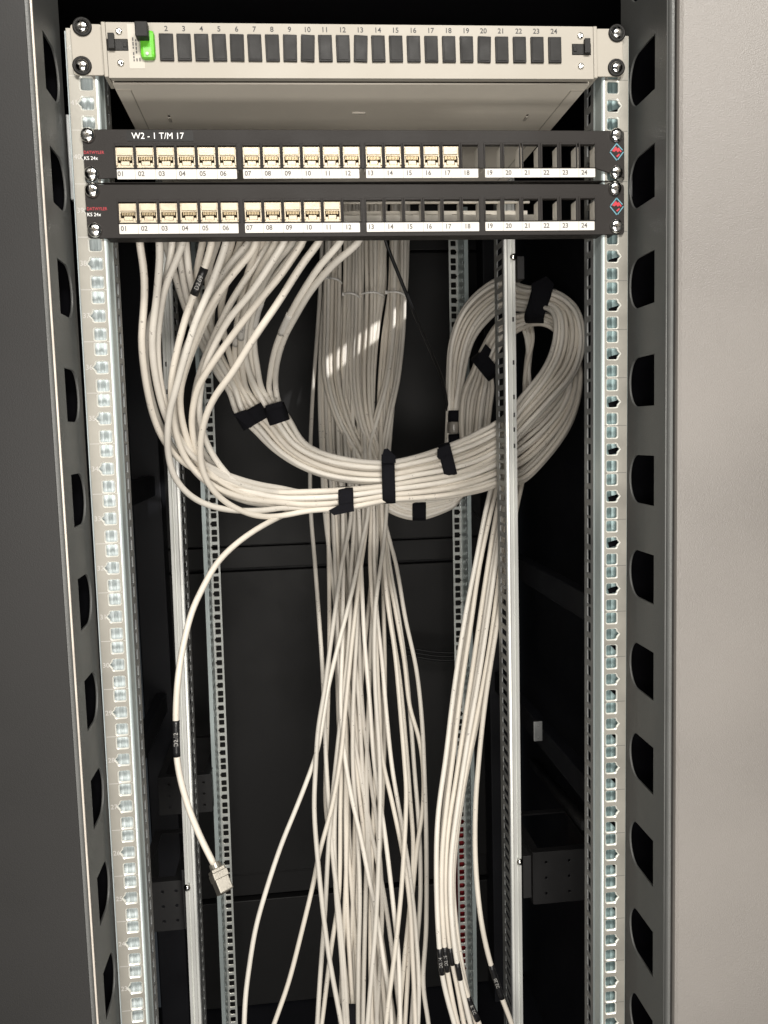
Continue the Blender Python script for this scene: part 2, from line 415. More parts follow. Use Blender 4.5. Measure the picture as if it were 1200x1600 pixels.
def inner_rail(side, pa, pb, Y):
    a, b = un(*pa, Y), un(*pb, Y)
    m = rail_matrix(pa, pb, Y, a.z/U, b.z/U); ins = -side
    z0, z1 = 8*U, 43*U
    # grooved front face
    mb = MB(); w = .0066
    xs = [(-1., .004), (-1., 0), (-.55, 0), (-.40, .0030), (-.12, .0030), (.02, 0), (.45, 0), (.60, .0024), (1., .0030), (1., .006)]
    mb.prism([(ins*w*x, y) for x, y in xs], z0, z1)
    fl = mb.build('mounting_rail', M['zincbright'], cab, solid=.0008, label='%s inner galvanised upright with a grooved narrow face' % ('left' if side < 0 else 'right'))
    fl.matrix_world = m
    mb = MB()
    loops = []
    for k in range(8, 43):
        for dz in (.00635, .022225, .0381): loops.append(rrect(.012, .040, k*U+dz-.0045, k*U+dz+.0045, .001, 2))
    me = strip_plate(.0045, .055, z0, z1, loops, .0014); mb.mesh(me); bpy.data.meshes.remove(me)
    mb.xform(Matrix(((0, 0, 1, ins*(w+.0008)), (1, 0, 0, 0), (0, 1, 0, 0), (0, 0, 0, 1))))
    mb.build('slotted_strip', M['zincdull'], fl)
    # small slots in the face and fixing bolts
    mb = MB()
    for zz in (37.35, 36.05, 35.0, 34.45, 34.0, 33.5) if side > 0 else (36.2, 35.4, 34.9, 34.0, 33.1):
        mb.box(side*.0034-.0009, side*.0034+.0009, -.0011, .0014, zz*U-.003, zz*U+.003)
    mb.build('slot', M['black'], fl)
    for py in ((402, 1347) if side > 0 else (1388,)):
        z = un(pa[0], py, Y).z
        sl = MB(); sl.lathe([(.0048, 0), (.0048, .0015), (.003, .0035), (.0005, .004)], Matrix.Translation((side*.0042, -.001, z)) @ Matrix.Rotation(math.pi/2, 4, 'X'), 14)
        sl.build('bolt', M['chrome'], fl, smooth=True)
    return fl
inner_rail(-1, (271, 750), (306, 1590), .36)
inner_rail(1, (799, 600), (810, 1590), .36)
def rear_rail(side, pa, pb, Y, ka=None, kb=None):
    a, b = un(*pa, Y), un(*pb, Y)
    m = rail_matrix(pa, pb, Y, a.z/U if ka is None else ka, b.z/U if kb is None else kb); ins = -side
    z0, z1 = 7*U, 43*U
    loops = []
    for k in range(8, 43):
        for j, dz in enumerate((.00635, .022225, .0381)): loops.append(hole(0, k*U+dz, .0098, side if j == 1 else 0))
    me = strip_plate(-.0085, .0085, z0, z1, loops, .002, .0006); mb = MB().mesh(me); bpy.data.meshes.remove(me); mb.xform(STAND)
    fl = mb.build('mounting_rail', [M['zincrear'], M['rim']], cab, label='%s rear galvanised rail with one row of square holes' % ('left' if side < 0 else 'right'))
    fl.matrix_world = m
    loops = []
    for k in range(8, 43):
        for dz in (.00635, .022225, .0381): loops.append(rrect(-.050, -.040, k*U+dz-.003, k*U+dz+.003))
    me = strip_plate(-.058, 0, z0, z1, loops, .0015); mb = MB().mesh(me); bpy.data.meshes.remove(me)
    mb.xform(Matrix(((0, 0, 1, side*.0093), (1, 0, 0, 0), (0, 1, 0, 0), (0, 0, 0, 1))))
    mb.box(*sorted((side*.0101, side*.0155)), -.0595, -.058, z0, z1)
    mb.build('web', M['zincin'], fl)
    return fl
ka = un(334.4, 818.8, .81).z/U; ka = round(ka-.5)+.5
rear_rail(-1, (334.4, 818.8), (348.3, 1176), .81, ka, ka-10)
rear_rail(1, (708.3, 422), (723, 1463), .81)

# --- support brackets between uprights and cabinet side
def bracket(tl, tr, br_, Y, depth, m=M['inner'], side=-1, label=None):
    a, b, c = un(*tl, Y), un(*tr, Y), un(*br_, Y)
    x0, x1, z1, z0 = a.x, b.x, (a.z+b.z)/2, c.z
    fr = []
    me = plate([rrect(x0, x1, z0, z1, .003)]+[rrect(x0+(x1-x0)*f-.002, x0+(x1-x0)*f+.002, z-.002, z+.002, .0015) for f in (.2, .55, .85) for z in (z0+(z1-z0)*.2, z0+(z1-z0)*.5, z0+(z1-z0)*.8)], .002, .0004)
    mb = MB().mesh(me); bpy.data.meshes.remove(me); mb.xform(Matrix.Translation((0, Y-.4, 0)) @ STAND)
    t = min(.012, (x1-x0)*.2)
    y0 = Y-.4+.0012
    for bb in ((x0, x1, y0, y0+.012, z1-.0025, z1), (x0, x1, y0+depth-.012, y0+depth, z1-.0025, z1), (x0, x0+t, y0+.0122, y0+depth-.0122, z1-.0025, z1), (x1-t, x1, y0+.0122, y0+depth-.0122, z1-.0025, z1)):
        mb.box(*bb)
    mb.box(x0+.0005, x0+.0025, y0+.001, y0+depth, z0, z1-.003); mb.box(x1-.0025, x1-.0005, y0+.001, y0+depth, z0, z1-.003)
    o = mb.build('support_bracket', m, cab, label=label); return o
BRM = mat('dark bracket paint', (.014, .0138, .0145), .5, 0, .5, .15, 900, .1, 20)
bracket((214, 1382), (285, 1374), (285, 1452), .40, .16, BRM, label='open dark bracket behind the left inner upright')
bracket((246, 1214), (330, 1211), (330, 1268), .72, .20, BRM, label='open dark bracket beside the left rear rail')
bracket((832, 1334), (935, 1322), (935, 1404), .46, .14, BRM, label='open dark bracket beside the right inner upright')
def block(px0, py0, px1, py1, Y, d, m, name, label=None, bev=.001):
    a, b = un(px0, py0, Y), un(px1, py1, Y)
    B(name, m, (a.x, b.x, Y, Y+d, b.z, a.z), bev=bev, label=label)
block(817, 1338, 831, 1403, .385, .05, BRM, 'bracket_plate')
block(283, 1360, 293, 1452, .372, .03, BRM, 'bracket_plate')
block(808, 400, 820, 436, .40, .03, BRM, 'bracket_plate')
# small bright catches
def catch(px0, py0, px1, py1, Y):
    a, b = un(px0, py0, Y), un(px1, py1, Y)
    mb = MB().box(a.x, b.x, Y-.4, Y-.4+.004, b.z, a.z, bev=.001)
    for f in (.2, .8):
        mb.lathe([(.0016, 0), (.0016, .001), (.0008, .0016)], Matrix.Translation(((a.x+b.x)/2, Y-.4, b.z+(a.z-b.z)*f)) @ Matrix.Rotation(math.pi/2, 4, 'X'), 10)
    mb.build('catch_plate', M['zincdull'], cab)
catch(217, 1168, 226, 1196, .17); catch(834, 1128, 848, 1158, .45)
# sloping stay on the right
p, q = un(832, 1190, .9), un(915, 1290, .48)
mb = MB(); mb.tube([p-Vector((0, .4, 0)), q-Vector((0, .4, 0))], .010, 4); mb.build('stay_bar', BRM, cab)
# red socket strip behind the right rear rail
a, b = un(716, 1285, .845), un(732, 1528, .845)
pw = empty('socket_strip', 'narrow red strip glimpsed through the holes of the right rear rail', 'socket strip', Matrix.Translation(((a.x+b.x)/2, .845, b.z)))
mb = MB().box(-.012, .012, 0, .03, 0, a.z-b.z, bev=.002); mb.build('housing', M['redstrip'], pw)
for i in range(6): MB().box(-.008, .008, -.0012, .001, .02+i*(a.z-b.z)/6.3, .045+i*(a.z-b.z)/6.3, bev=.0005).build('socket_face', M['redstrip'], pw)

# ================================================================== RACK PANELS
def panel_root(name, label, cat, corners, Y, H=.0437):
    tl, tr, bl, br_ = [un(*c, Y) for c in corners]
    vx = ((tr-tl)+(br_-bl))/2; vz = ((tl-bl)+(tr-br_))/2
    c = (tl+tr+bl+br_)/4
    sx = vx.length/.4826; sz = vz.length/H; ux = vx.normalized(); uz = (vz-ux*vz.dot(ux)).normalized(); uy = uz.cross(ux)
    m = Matrix((ux, uy, uz)).transposed().to_4x4(); m.translation = c-vx/2-vz/2
    m = m @ Matrix.Diagonal((sx, 1, sz, 1))
    o = empty(name, label, cat, m)
    inv = m.inverted()
    def loc(px, py, y=0.):
        # measurement on the panel's own front sheet -> local x,z
        p = un(px, py, Y+y); q = inv @ p; return q.x, q.z
    return o, loc
def screw(parent, x, z, y, r=.0066, cup=True, washer=False, rot=0.4):
    s = MB(); R = Matrix.Translation((x, y, z)) @ Matrix.Rotation(math.pi/2, 4, 'X') @ Matrix.Rotation(rot, 4, 'Z')
    s.lathe([(r, 0), (r, r*.14), (r*.95, r*.32), (r*.80, r*.50), (r*.5, r*.62), (r*.1, r*.66)], R, 24)
    for f in s.bm.faces: f.smooth = True
    o = s.build('mounting_screw', M['chrome'], parent)
    cr = MB()
    cr.box(-r*.40, r*.40, -r*.07, r*.07, r*.50, r*.67); cr.box(-r*.07, r*.07, -r*.40, -r*.071, r*.50, r*.67); cr.box(-r*.07, r*.07, r*.071, r*.40, r*.50, r*.67)
    cr.xform(R); cr.build('cross_recess', M['jackin'], o)
    if washer:
        w = MB(); w.lathe([(r*1.42, -.0001), (r*1.42, .0009), (r*1.25, .0016), (r*1.0, .0012), (r*.99, -.0001)], R, 28); w.build('cup_washer', M['plastic'], o, smooth=True)
    return o

# ---------- fibre panel
Y1 = -.004
fp, L1 = panel_root('fibre_patch_panel', 'cream steel fibre patch panel with black blanking plugs numbered along the top', 'patch panel',
                    ((112, 36), (975, 46), (116, 120.5), (973, 120.5)), Y1)
xl, _ = L1(170, 90); xr, _ = L1(924, 90); H = .0437
_, zb = L1(560, 122); zb = -.0035
YF = -.005                                             # front face stands proud of the ears
zt_ = .0425
def ear(x0, x1, ins):
    me = plate([rrect(x0, x1, .0006, .0432, .003)], .002, .0004); mb = MB().mesh(me); bpy.data.meshes.remove(me); mb.xform(STAND); return mb
for x0, x1, s in ((0, xl-.0032, -1), (xr+.0032, .4826, 1)):
    mb = ear(x0, x1, s)
    xa, xb = (x1-.0005, x1+.003) if s < 0 else (x0-.003, x0+.0005)
    mb.box(xa, xb, YF-.0005, .02, zb+.001, .0432, bev=.0007)
    mb.build('mounting_ear', M['cream'], fp)
# face plate with openings
slots = []
pcs = []
for i in range(24):
    n = i+1
    px = 862.5-(24-n)*27.33-(.0 if n > 1 else 0); 
    px = 262+(n-2)*27.33 if n > 1 else 232
    py = 79.5+(n-2)*.19
    pcs.append(L1(px, py))
pw2, ph = .0118*.5, .0226*.5
loops = [rrect(xl+.0004, xr-.0004, zb, zt_, .0012)]
for x, z in pcs: loops.append(rrect(x-pw2+.0007, x+pw2-.0007, z-ph+.0007, z+ph-.0007, .0004))
lat = []
for sgn, (px, py) in ((-1, (186, 75)), (1, (905, 82))):
    x, z = L1(px, py); lat.append((sgn, x, z)); loops.append(rrect(x-.0088, x+.0088, z-.0050, z+.0050, .0004))
def grid_plate(outer, holes, t, y):
    mb = MB(); bb = [(min(p[0] for p in h), max(p[0] for p in h), min(p[1] for p in h), max(p[1] for p in h)) for h in holes]
    xs = sorted({outer[0], outer[1], *[v for b in bb for v in b[:2]]})
    for xa, xb in zip(xs, xs[1:]):
        col = sorted([b[2:] for b in bb if b[0]-1e-7 <= xa and xb <= b[1]+1e-7]); z = outer[2]
        for a, b in col+[(outer[3], None)]:
            if a-z > 1e-6: mb.box(xa, xb, y-t/2, y+t/2, z, a)
            z = b
    bmesh.ops.remove_doubles(mb.bm, verts=mb.bm.verts, dist=1e-6)
    return mb
mb = grid_plate((xl+.0004, xr-.0004, zb, zt_), loops[1:], .0016, YF)
mb.box(xl+.001, xr-.001, YF+.0009, YF+.006, zb+.0002, zb+.0012)
mb.build('front_plate', M['cream'], fp)
D1 = .30
mb = MB()
zu = zb-.0006
# tray floor with a small slot in the middle and two punched tabs
me = plate([rrect(xl+.001, xr-.001, .004, D1), rrect(.2405, .2535, .0665, .0690), rrect(.0665, .0685, .074, .088), rrect(.4145, .4165, .074, .088)], .0014, 0)
mb.mesh(me); bpy.data.meshes.remove(me); mb.xform(Matrix.Translation((0, 0, zu)))
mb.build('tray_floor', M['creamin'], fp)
mb = MB()
mb.box(xl+.001, xl+.0022, .004, D1, zu+.001, .042); mb.box(xr-.0022, xr-.001, .004, D1, zu+.001, .042)
mb.box(xl+.001, xr-.001, D1-.002, D1, zu+.001, .042); mb.box(xl+.0025, xr-.0025, .004, D1-.003, .0405, .0418)
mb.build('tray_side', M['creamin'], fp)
mb = MB()
mb.box(xl+.0135, xl+.0142, .0165, D1, zu-.0014, zu-.0008); mb.box(xr-.0142, xr-.0135, .0165, D1, zu-.0014, zu-.0008)
mb.box(xl+.002, xl+.0142, .0155, .0163, zu-.0014, zu-.0008); mb.box(xr-.0142, xr-.002, .0155, .0163, zu-.0014, zu-.0008)
mb.build('lid_fold', M['cream'], fp)
mb = MB()
for x, a in ((.0675, -.35), (.4155, .35)):
    mb.box(x-.0012, x+.0012, .078, .088, zu-.0022, zu-.0009)
mb.box(.2405, .2535, .0695, .0705, zu-.0019, zu-.0009)
mb.build('tab', M['cream'], fp)
tilt = {10: -.06, 13: -.055, 20: -.04, 9: -.03, 2: -.012, 6: -.02, 5: .01}
for i, (x, z) in enumerate(pcs):
    n = i+1
    if n == 1: continue
    mb = MB().box(-pw2, pw2, -.0026, .004, -ph, ph, bev=.0005)
    mb.box(-pw2+.0014, pw2-.0014, -.0030, -.0025, -ph+.0014, ph-.0014, bev=.0002)
    mb.xform(Matrix.Translation((x, YF, z)) @ Matrix.Rotation(-tilt.get(n, 0), 4, 'Y')); mb.build('blanking_plug', M['plastic'], fp)
# green connector with black cap in port one
x, z = L1(232, 79)
mb = MB(); gx0, gz0 = L1(221, 99); gx1, gz1 = L1(243, 55)
mb.box(gx0+.001, gx1, YF-.006, YF+.003, gz0, gz1, bev=.0029); gr = mb.build('fibre_connector', M['green'], fp, label='bright green fibre connector in the first port')
cx0, cz0 = L1(218, 74); cx1, cz1 = L1(236, 51)
mb = MB().box(cx0, cx1, YF-.0155, YF-.0062, cz0, cz1, bev=.0008); mb.build('dust_cap', M['plastic'], gr)
mb = MB(); px_, pz_ = L1(233.5, 93)
mb.lathe([(.0014, 0), (.0014, .0006), (.0008, .001)], Matrix.Translation((px_, YF-.006, pz_)) @ Matrix.Rotation(math.pi/2, 4, 'X'), 12); mb.build('rivet', M['paper'], gr)
for sgn, x, z in lat:
    mb = MB().box(x-.0084, x+.0084, YF-.0012, YF+.004, z-.0047, z+.0047, bev=.0004)
    mb.box(x+sgn*.0046-.0026, x+sgn*.0046+.0026, YF-.0045, YF-.001, z-.0044, z+.0085, bev=.0004)
    mb.box(x-sgn*.006-.0015, x-sgn*.006+.0015, YF-.0018, YF-.0011, z-.002, z+.002, bev=.0003)
    mb.build('latch', M['plastic'], fp)
for px, py in ((188, 54.5), (191, 103.5), (903, 61), (904, 108)):
    x, z = L1(px, py); mb = MB(); mb.lathe([(.0029, 0), (.0029, .0006), (.0024, .0014), (.0012, .0018), (.0006, .0012)], Matrix.Translation((x, YF-.0008, z)) @ Matrix.Rotation(math.pi/2, 4, 'X'), 16)
    mb.build('small_screw', M['chrome'], fp, smooth=True)
for px, py, r in ((129, 43, .3), (129, 104, 1.), (963, 53, .7), (962, 107, .2)):
    x, z = L1(px, py); screw(fp, x, z, -.0012, .0056, washer=True, rot=r)
mb = MB()
for i, (x, z) in enumerate(pcs):
    px = 261+i*27.33-27.33
    xx, zz = L1(px if i else 231, 50+i*.19); place_text(mb, str(i+1), .0062, xx, zz, YF-.0009, thick=.00006, bold=.00008)
mb.build('printed_number', M['darkprint'], fp)
a = L1(205, 112); b = L1(224, 43)
mb = MB().box(a[0], b[0], YF-.0011, YF-.0009, a[1], b[1]); st = mb.build('label_sticker', M['sticker'], fp, label='white paper strip with faint upright print')
mb = MB(); rr = random.Random(3)
for row in range(3):
    z = a[1]+.006
    while z < b[1]-.012:
        l = rr.uniform(.0012, .0032)
        if rr.random() < .75: mb.box(a[0]+.0035+row*.0024, a[0]+.0046+row*.0024, YF-.00125, YF-.00108, z, z+l)
        z += l+.0008
mb.build('print', M['greyprint'], st)

# ---------- copper patch panels
def copper(label, corners, Y, groups, gw, py0, py1, lab, lpy, njack, screws, first, tape):
    root, L = panel_root('patch_panel', label, 'patch panel', corners, Y)
    ports = []
    for g, ((x0, pitch), w) in enumerate(zip(groups, gw)):
        for i in range(6):
            pl = x0+i*pitch; f = (pl-180)/740
            a = L(pl, py1[0]+(py1[1]-py1[0])*f); b = L(pl+w, py0[0]+(py0[1]-py0[0])*f)
            ports.append((a[0], b[0], a[1], b[1]))
    loops = [rrect(.0005, .4821, .0003, .0434, .0028)]
    for p in ports: loops.append(rrect(*p, .0004))
    me = plate(loops, .0018, .0004); mb = MB().mesh(me); bpy.data.meshes.remove(me); mb.xform(STAND)
    mb.box(.010, .4726, .0012, .016, .0004, .0014); mb.box(.010, .4726, .0012, .016, .0423, .0433)
    mb.build('front_plate', M['panel'], root)
    # plastic hood over each opening, and the bare metal carrier behind
    mb = MB(); fr = MB()
    for x0, x1, z0, z1 in ports:
        mb.box(x0, x1, -.0014, .004, z1-.0005, z1+.0016, bev=.0004)
        for xx in (x0, x1):
            mb.box(xx-.0007, xx+.0007, -.0018, -.0004, z0-.0004, z1+.0012, bev=.0003)
        fr.box(x1-.0004, x1+.0004, .0012, .0125, z0-.0006, z1-.002); fr.box(x0-.0006, x0+.0002, .0012, .0125, z0-.0006, z1-.002)
    mb.build('port_surround', M['panel'], root); fr.build('port_carrier', M['warmzinc'], root)
    # jacks
    proto = None
    for i in range(njack):
        x0, x1, z0, z1 = ports[i]; w = x1-x0-.0006; h = z1-z0-.0014; cx = (x0+x1)/2
        ow, oh = w*.40, h*.32
        fl = [rrect(-w/2, w/2, 0, h, .0006),
              [(-ow, h*.24), (-ow*.62, h*.24), (-ow*.62, h*.12), (ow*.62, h*.12), (ow*.62, h*.24), (ow, h*.24), (ow, h*.22+oh), (-ow, h*.22+oh)]]
        me = plate(fl, .0014, .0003); mb = MB().mesh(me); bpy.data.meshes.remove(me); mb.xform(Matrix.Translation((0, .0006, 0)) @ STAND)
        mb.box(-w/2, -ow-.0002, .0015, .020, 0, h); mb.box(ow+.0002, w/2, .0015, .020, 0, h)
        mb.box(-ow-.0001, ow+.0001, .0015, .020, h*.56, h); mb.box(-ow-.0001, ow+.0001, .0015, .020, 0, h*.07)
        # shutter flap and grip edges
        mb.box(-w*.42, w*.42, -.0011, -.0003, h*.60, h*.97, bev=.0003)
        mb.box(-w*.48, -w*.40, -.0016, -.0003, h*.10, h*.45, bev=.0003); mb.box(w*.40, w*.48, -.0016, -.0003, h*.10, h*.45, bev=.0003)
        mb.xform(Matrix.Translation((cx, .0004, z0+.0004)))
        j = mb.build('jack_module', M['jack'], root)
        mb = MB().box(-ow, ow, .0105, .0125, h*.08, h*.55); mb.xform(Matrix.Translation((cx, 0, z0+.0004))); mb.build('cavity', M['jackin'], j)
        mb = MB()
        for k in range(8):
            xx = (k-3.5)*ow*.22
            mb.box(xx-ow*.06, xx+ow*.06, .0012, .0095, h*.40+(k % 2)*.0001, h*.40+.0008); mb.box(xx-ow*.065, xx+ow*.065, .0008, .0020, h*.38, h*.53)
        mb.xform(Matrix.Translation((cx, 0, z0+.0004))); mb.build('contact', M['gold'], j)
        mb = MB().box(-ow*.58, ow*.58, .0004, .0100, h*.13, h*.33, bev=.0003); mb.xform(Matrix.Translation((cx, 0, z0+.0004))); mb.build('plug_latch_guide', M['jack'], j)
    # label strips
    for g in range(4):
        xa, xb = lab[g]; f = (xa-180)/740; f2 = (xb-180)/740
        a = L(xa, lpy[0][1]+(lpy[1][1]-lpy[0][1])*f); b = L(xb, lpy[0][0]+(lpy[1][0]-lpy[0][0])*f2)
        me = plate([rrect(a[0], b[0], a[1]+.0003, b[1]-.0003, .0006)], .0006, .0001); mb = MB().mesh(me); bpy.data.meshes.remove(me); mb.xform(Matrix.Translation((0, -.0013, 0)) @ STAND)
        lb = mb.build('label_strip', M['paper'], root)
        nb = MB(); dv = MB()
        for i in range(6):
            p = ports[g*6+i]
            place_text(nb, '%02d' % (g*6+i+1), .0056, p[0]+.0042, (a[1]+b[1])/2+.0002, -.00165, thick=.00004, bold=.00012)
            if i: dv.box(p[0]-.00105, p[0]-.00085, -.00172, -.00158, a[1]+.0004, b[1]-.0004)
        nb.build('printed_number', M['greyprint'], lb); dv.build('divider_line', M['greyprint'], lb)
    # maker's name, type and emblem
    x, z = L(*first); mb = MB(); place_text(mb, 'DATWYLER', .0036, x, z, -.0010, align='LEFT', thick=.00005, sx=.9); mb.build('printed_name', M['red'], root)
    mb = MB(); place_text(mb, 'KS 24x', .0040, x, z-.0046, -.0010, align='LEFT', thick=.00005); mb.build('printed_type', M['white'], root)
    ex, ez = L(963, first[1]+(-1 if tape else -4))
    mb = MB(); s = .0064
    for q in (((-1, 0), (0, -1.12)), ((0.12, -1.05), (1, 0.0)), ((-.9, .12), (0, 1.12)), ((0, 1.12), (.85, .25))):
        p0, p1 = Vector((ex+q[0][0]*s, 0, ez+q[0][1]*s)), Vector((ex+q[1][0]*s, 0, ez+q[1][1]*s))
        d = (p1-p0); n = Vector((-d.z, 0, d.x)).normalized()*.00045
        a4 = [p0+n, p1+n, p1-n, p0-n]
        v = [mb.bm.verts.new((w.x, -.00105, w.z)) for w in a4]; mb.bm.faces.new(v)
    mb.build('emblem_frame', M['blue'], root)
    mb = MB()
    for poly in ([(-.72, .15), (-.15, .75), (.1, .45), (.3, .62), (.75, .05), (.55, -.05), (.4, .15), (.15, -.05), (-.1, .2), (-.35, .0)], [(-.1, -.55), (.35, -.2), (.45, -.38), (.1, -.7)]):
        v = [mb.bm.verts.new((ex+a*s, -.00108, ez+b*s)) for a, b in poly]; mb.bm.faces.new(v)
    mb.build('emblem_mark', M['red'], root)
    for k, (px, py) in enumerate(screws):
        x, z = L(px, py); screw(root, x, z, -.0009, .0062 if k < 7 else .005, rot=.5+k*.9)
    if tape:
        a = L(199, 221.5); b = L(302, 204.5)
        mb = MB().box(a[0], b[0], -.0012, -.00095, a[1]+.0002, b[1]-.0002); t = mb.build('tape_label', M['plastic'], root, label='black tape label reading W2 - 1 T/M 17')
        mb = MB(); c = L(247, 213.5); place_text(mb, 'W2 - 1 T/M 17', .0072, c[0], c[1], -.0013, thick=.00005); mb.build('tape_text', M['white'], t)
    return root, L
pp1, LA = copper('upper anthracite patch panel with seventeen metal jacks and a black tape label', ((128, 203), (977, 203), (133, 286), (976, 285)), -.003,
    ((181, 32), (379.5, 31.2), (571, 30.0), (757, 29.6)), (28, 27, 26, 24.5), (228, 225.5), (263, 262), ((184, 370), (380.5, 561), (572, 746.5), (757.5, 929)), ((265, 281.5), (263.5, 278)), 17,
    ((138, 212), (144, 272), (962, 212), (962, 270)), (131, 239), True)
pp2, LB = copper('lower anthracite patch panel with eleven metal jacks and thirteen empty ports', ((132, 289), (976, 286.5), (136.5, 372.5), (976, 368)), -.003,
    ((186, 31.8), (382, 30.9), (572, 30.1), (757.5, 29.5)), (28, 27, 26, 24.5), (315.5, 309.5), (349, 344), ((187.5, 372.5), (383.5, 562), (573, 748), (758, 928)), ((350.5, 367), (346, 360.5)), 11,
    ((145, 298), (149, 360), (960, 295), (962, 354)), (136, 327), False)
# cable bar behind the lower panel's empty ports
mb = MB(); xa = LB(530, 330)[0]; xb = LB(858, 330)[0]
mb.box(xa, xb, .060, .063, .0265, .0285, bev=.0005)
me = plate([rrect(xa, xb, .0085, .0250)]+[rrect(xa+.012+i*.026, xa+.012+i*.026+.013, .0185, .0218) for i in range(int((xb-xa-.02)/.026))], .0016, .0002)
mb.mesh(me.copy()) if False else None
pm = MB().mesh(me); bpy.data.meshes.remove(me); pm.xform(Matrix.Translation((0, .070, -.003)) @ STAND)
me2 = bpy.data.meshes.new('t'); pm.bm.to_mesh(me2); mb.mesh(me2); bpy.data.meshes.remove(me2)
mb.box(xa, xb, .040, .0685, .0050, .0062)
mb.box(xa, xb, .0365, .0395, .0050, .0105, bev=.0005)
mb.xform(Matrix.Translation((0, 0, .0165))); mb.build('cable_support_bar', M['warmzinc'], pp2)

# ================================================================== CABLES
R = .0036
def cable(name, path, m, label, r=R, n=10, group=None, cat='cable', sleeves=()):
    """path: list of Vectors. A cable is one mesh; sleeves and labels on it are its parts."""
    pts = catmull(path)
    o0 = pts[0].copy()
    mb = MB().tube([p-o0 for p in pts], r, n)
    o = mb.build(name, m); o.location = o0
    tag(o, label, cat, group)
    for (px, py), L, mk, txt, nm in sleeves:
        # nearest point along the run to the measured place
        def scr(p):
            q = RM.transposed() @ (p-CAM_LOC); return Vector((600+FPX*q.x/-q.z, 800-FPX*q.y/-q.z))
        i0 = min(range(len(pts)), key=lambda i: (scr(pts[i])-Vector((px, py))).length)
        a = i0; d = 0
        while a > 0 and d < L/2: d += (pts[a]-pts[a-1]).length; a -= 1
        b = i0; d = 0
        while b < len(pts)-1 and d < L/2: d += (pts[b]-pts[b+1]).length; b += 1
        seg = [p-o0 for p in pts[a:b+1]]
        s = MB().tube(seg, r*1.10+.0001, n).build(nm, M[mk], o)
        if txt:
            p0, p1 = pts[a], pts[b]; mid = pts[(a+b)//2]-o0; t = (p1-p0).normalized()
            if t.z < 0: t = -t
            vw = (CAM_LOC-o0-mid); vw = (vw-t*vw.dot(t)).normalized(); up = vw.cross(t)
            me = text_mesh(txt, min(r*1.75, L/3.4), thick=.00003)
            for v in me.vertices:                    # wrap the print round the sleeve
                ang = v.co.y/(r*1.10); rad = r*1.10+.00025+v.co.z
                v.co = mid+t*v.co.x+vw*(rad*math.cos(ang))+up*(rad*math.sin(ang))
            MB().mesh(me).build('printed_mark', M['paleprint'] if mk != 'paper' else M['greyprint'], s)
            bpy.data.meshes.remove(me)
    return o
rc = random.Random(11)
def lerp(a, b, t): return (a[0]+(b[0]-a[0])*t, a[1]+(b[1]-a[1])*t)

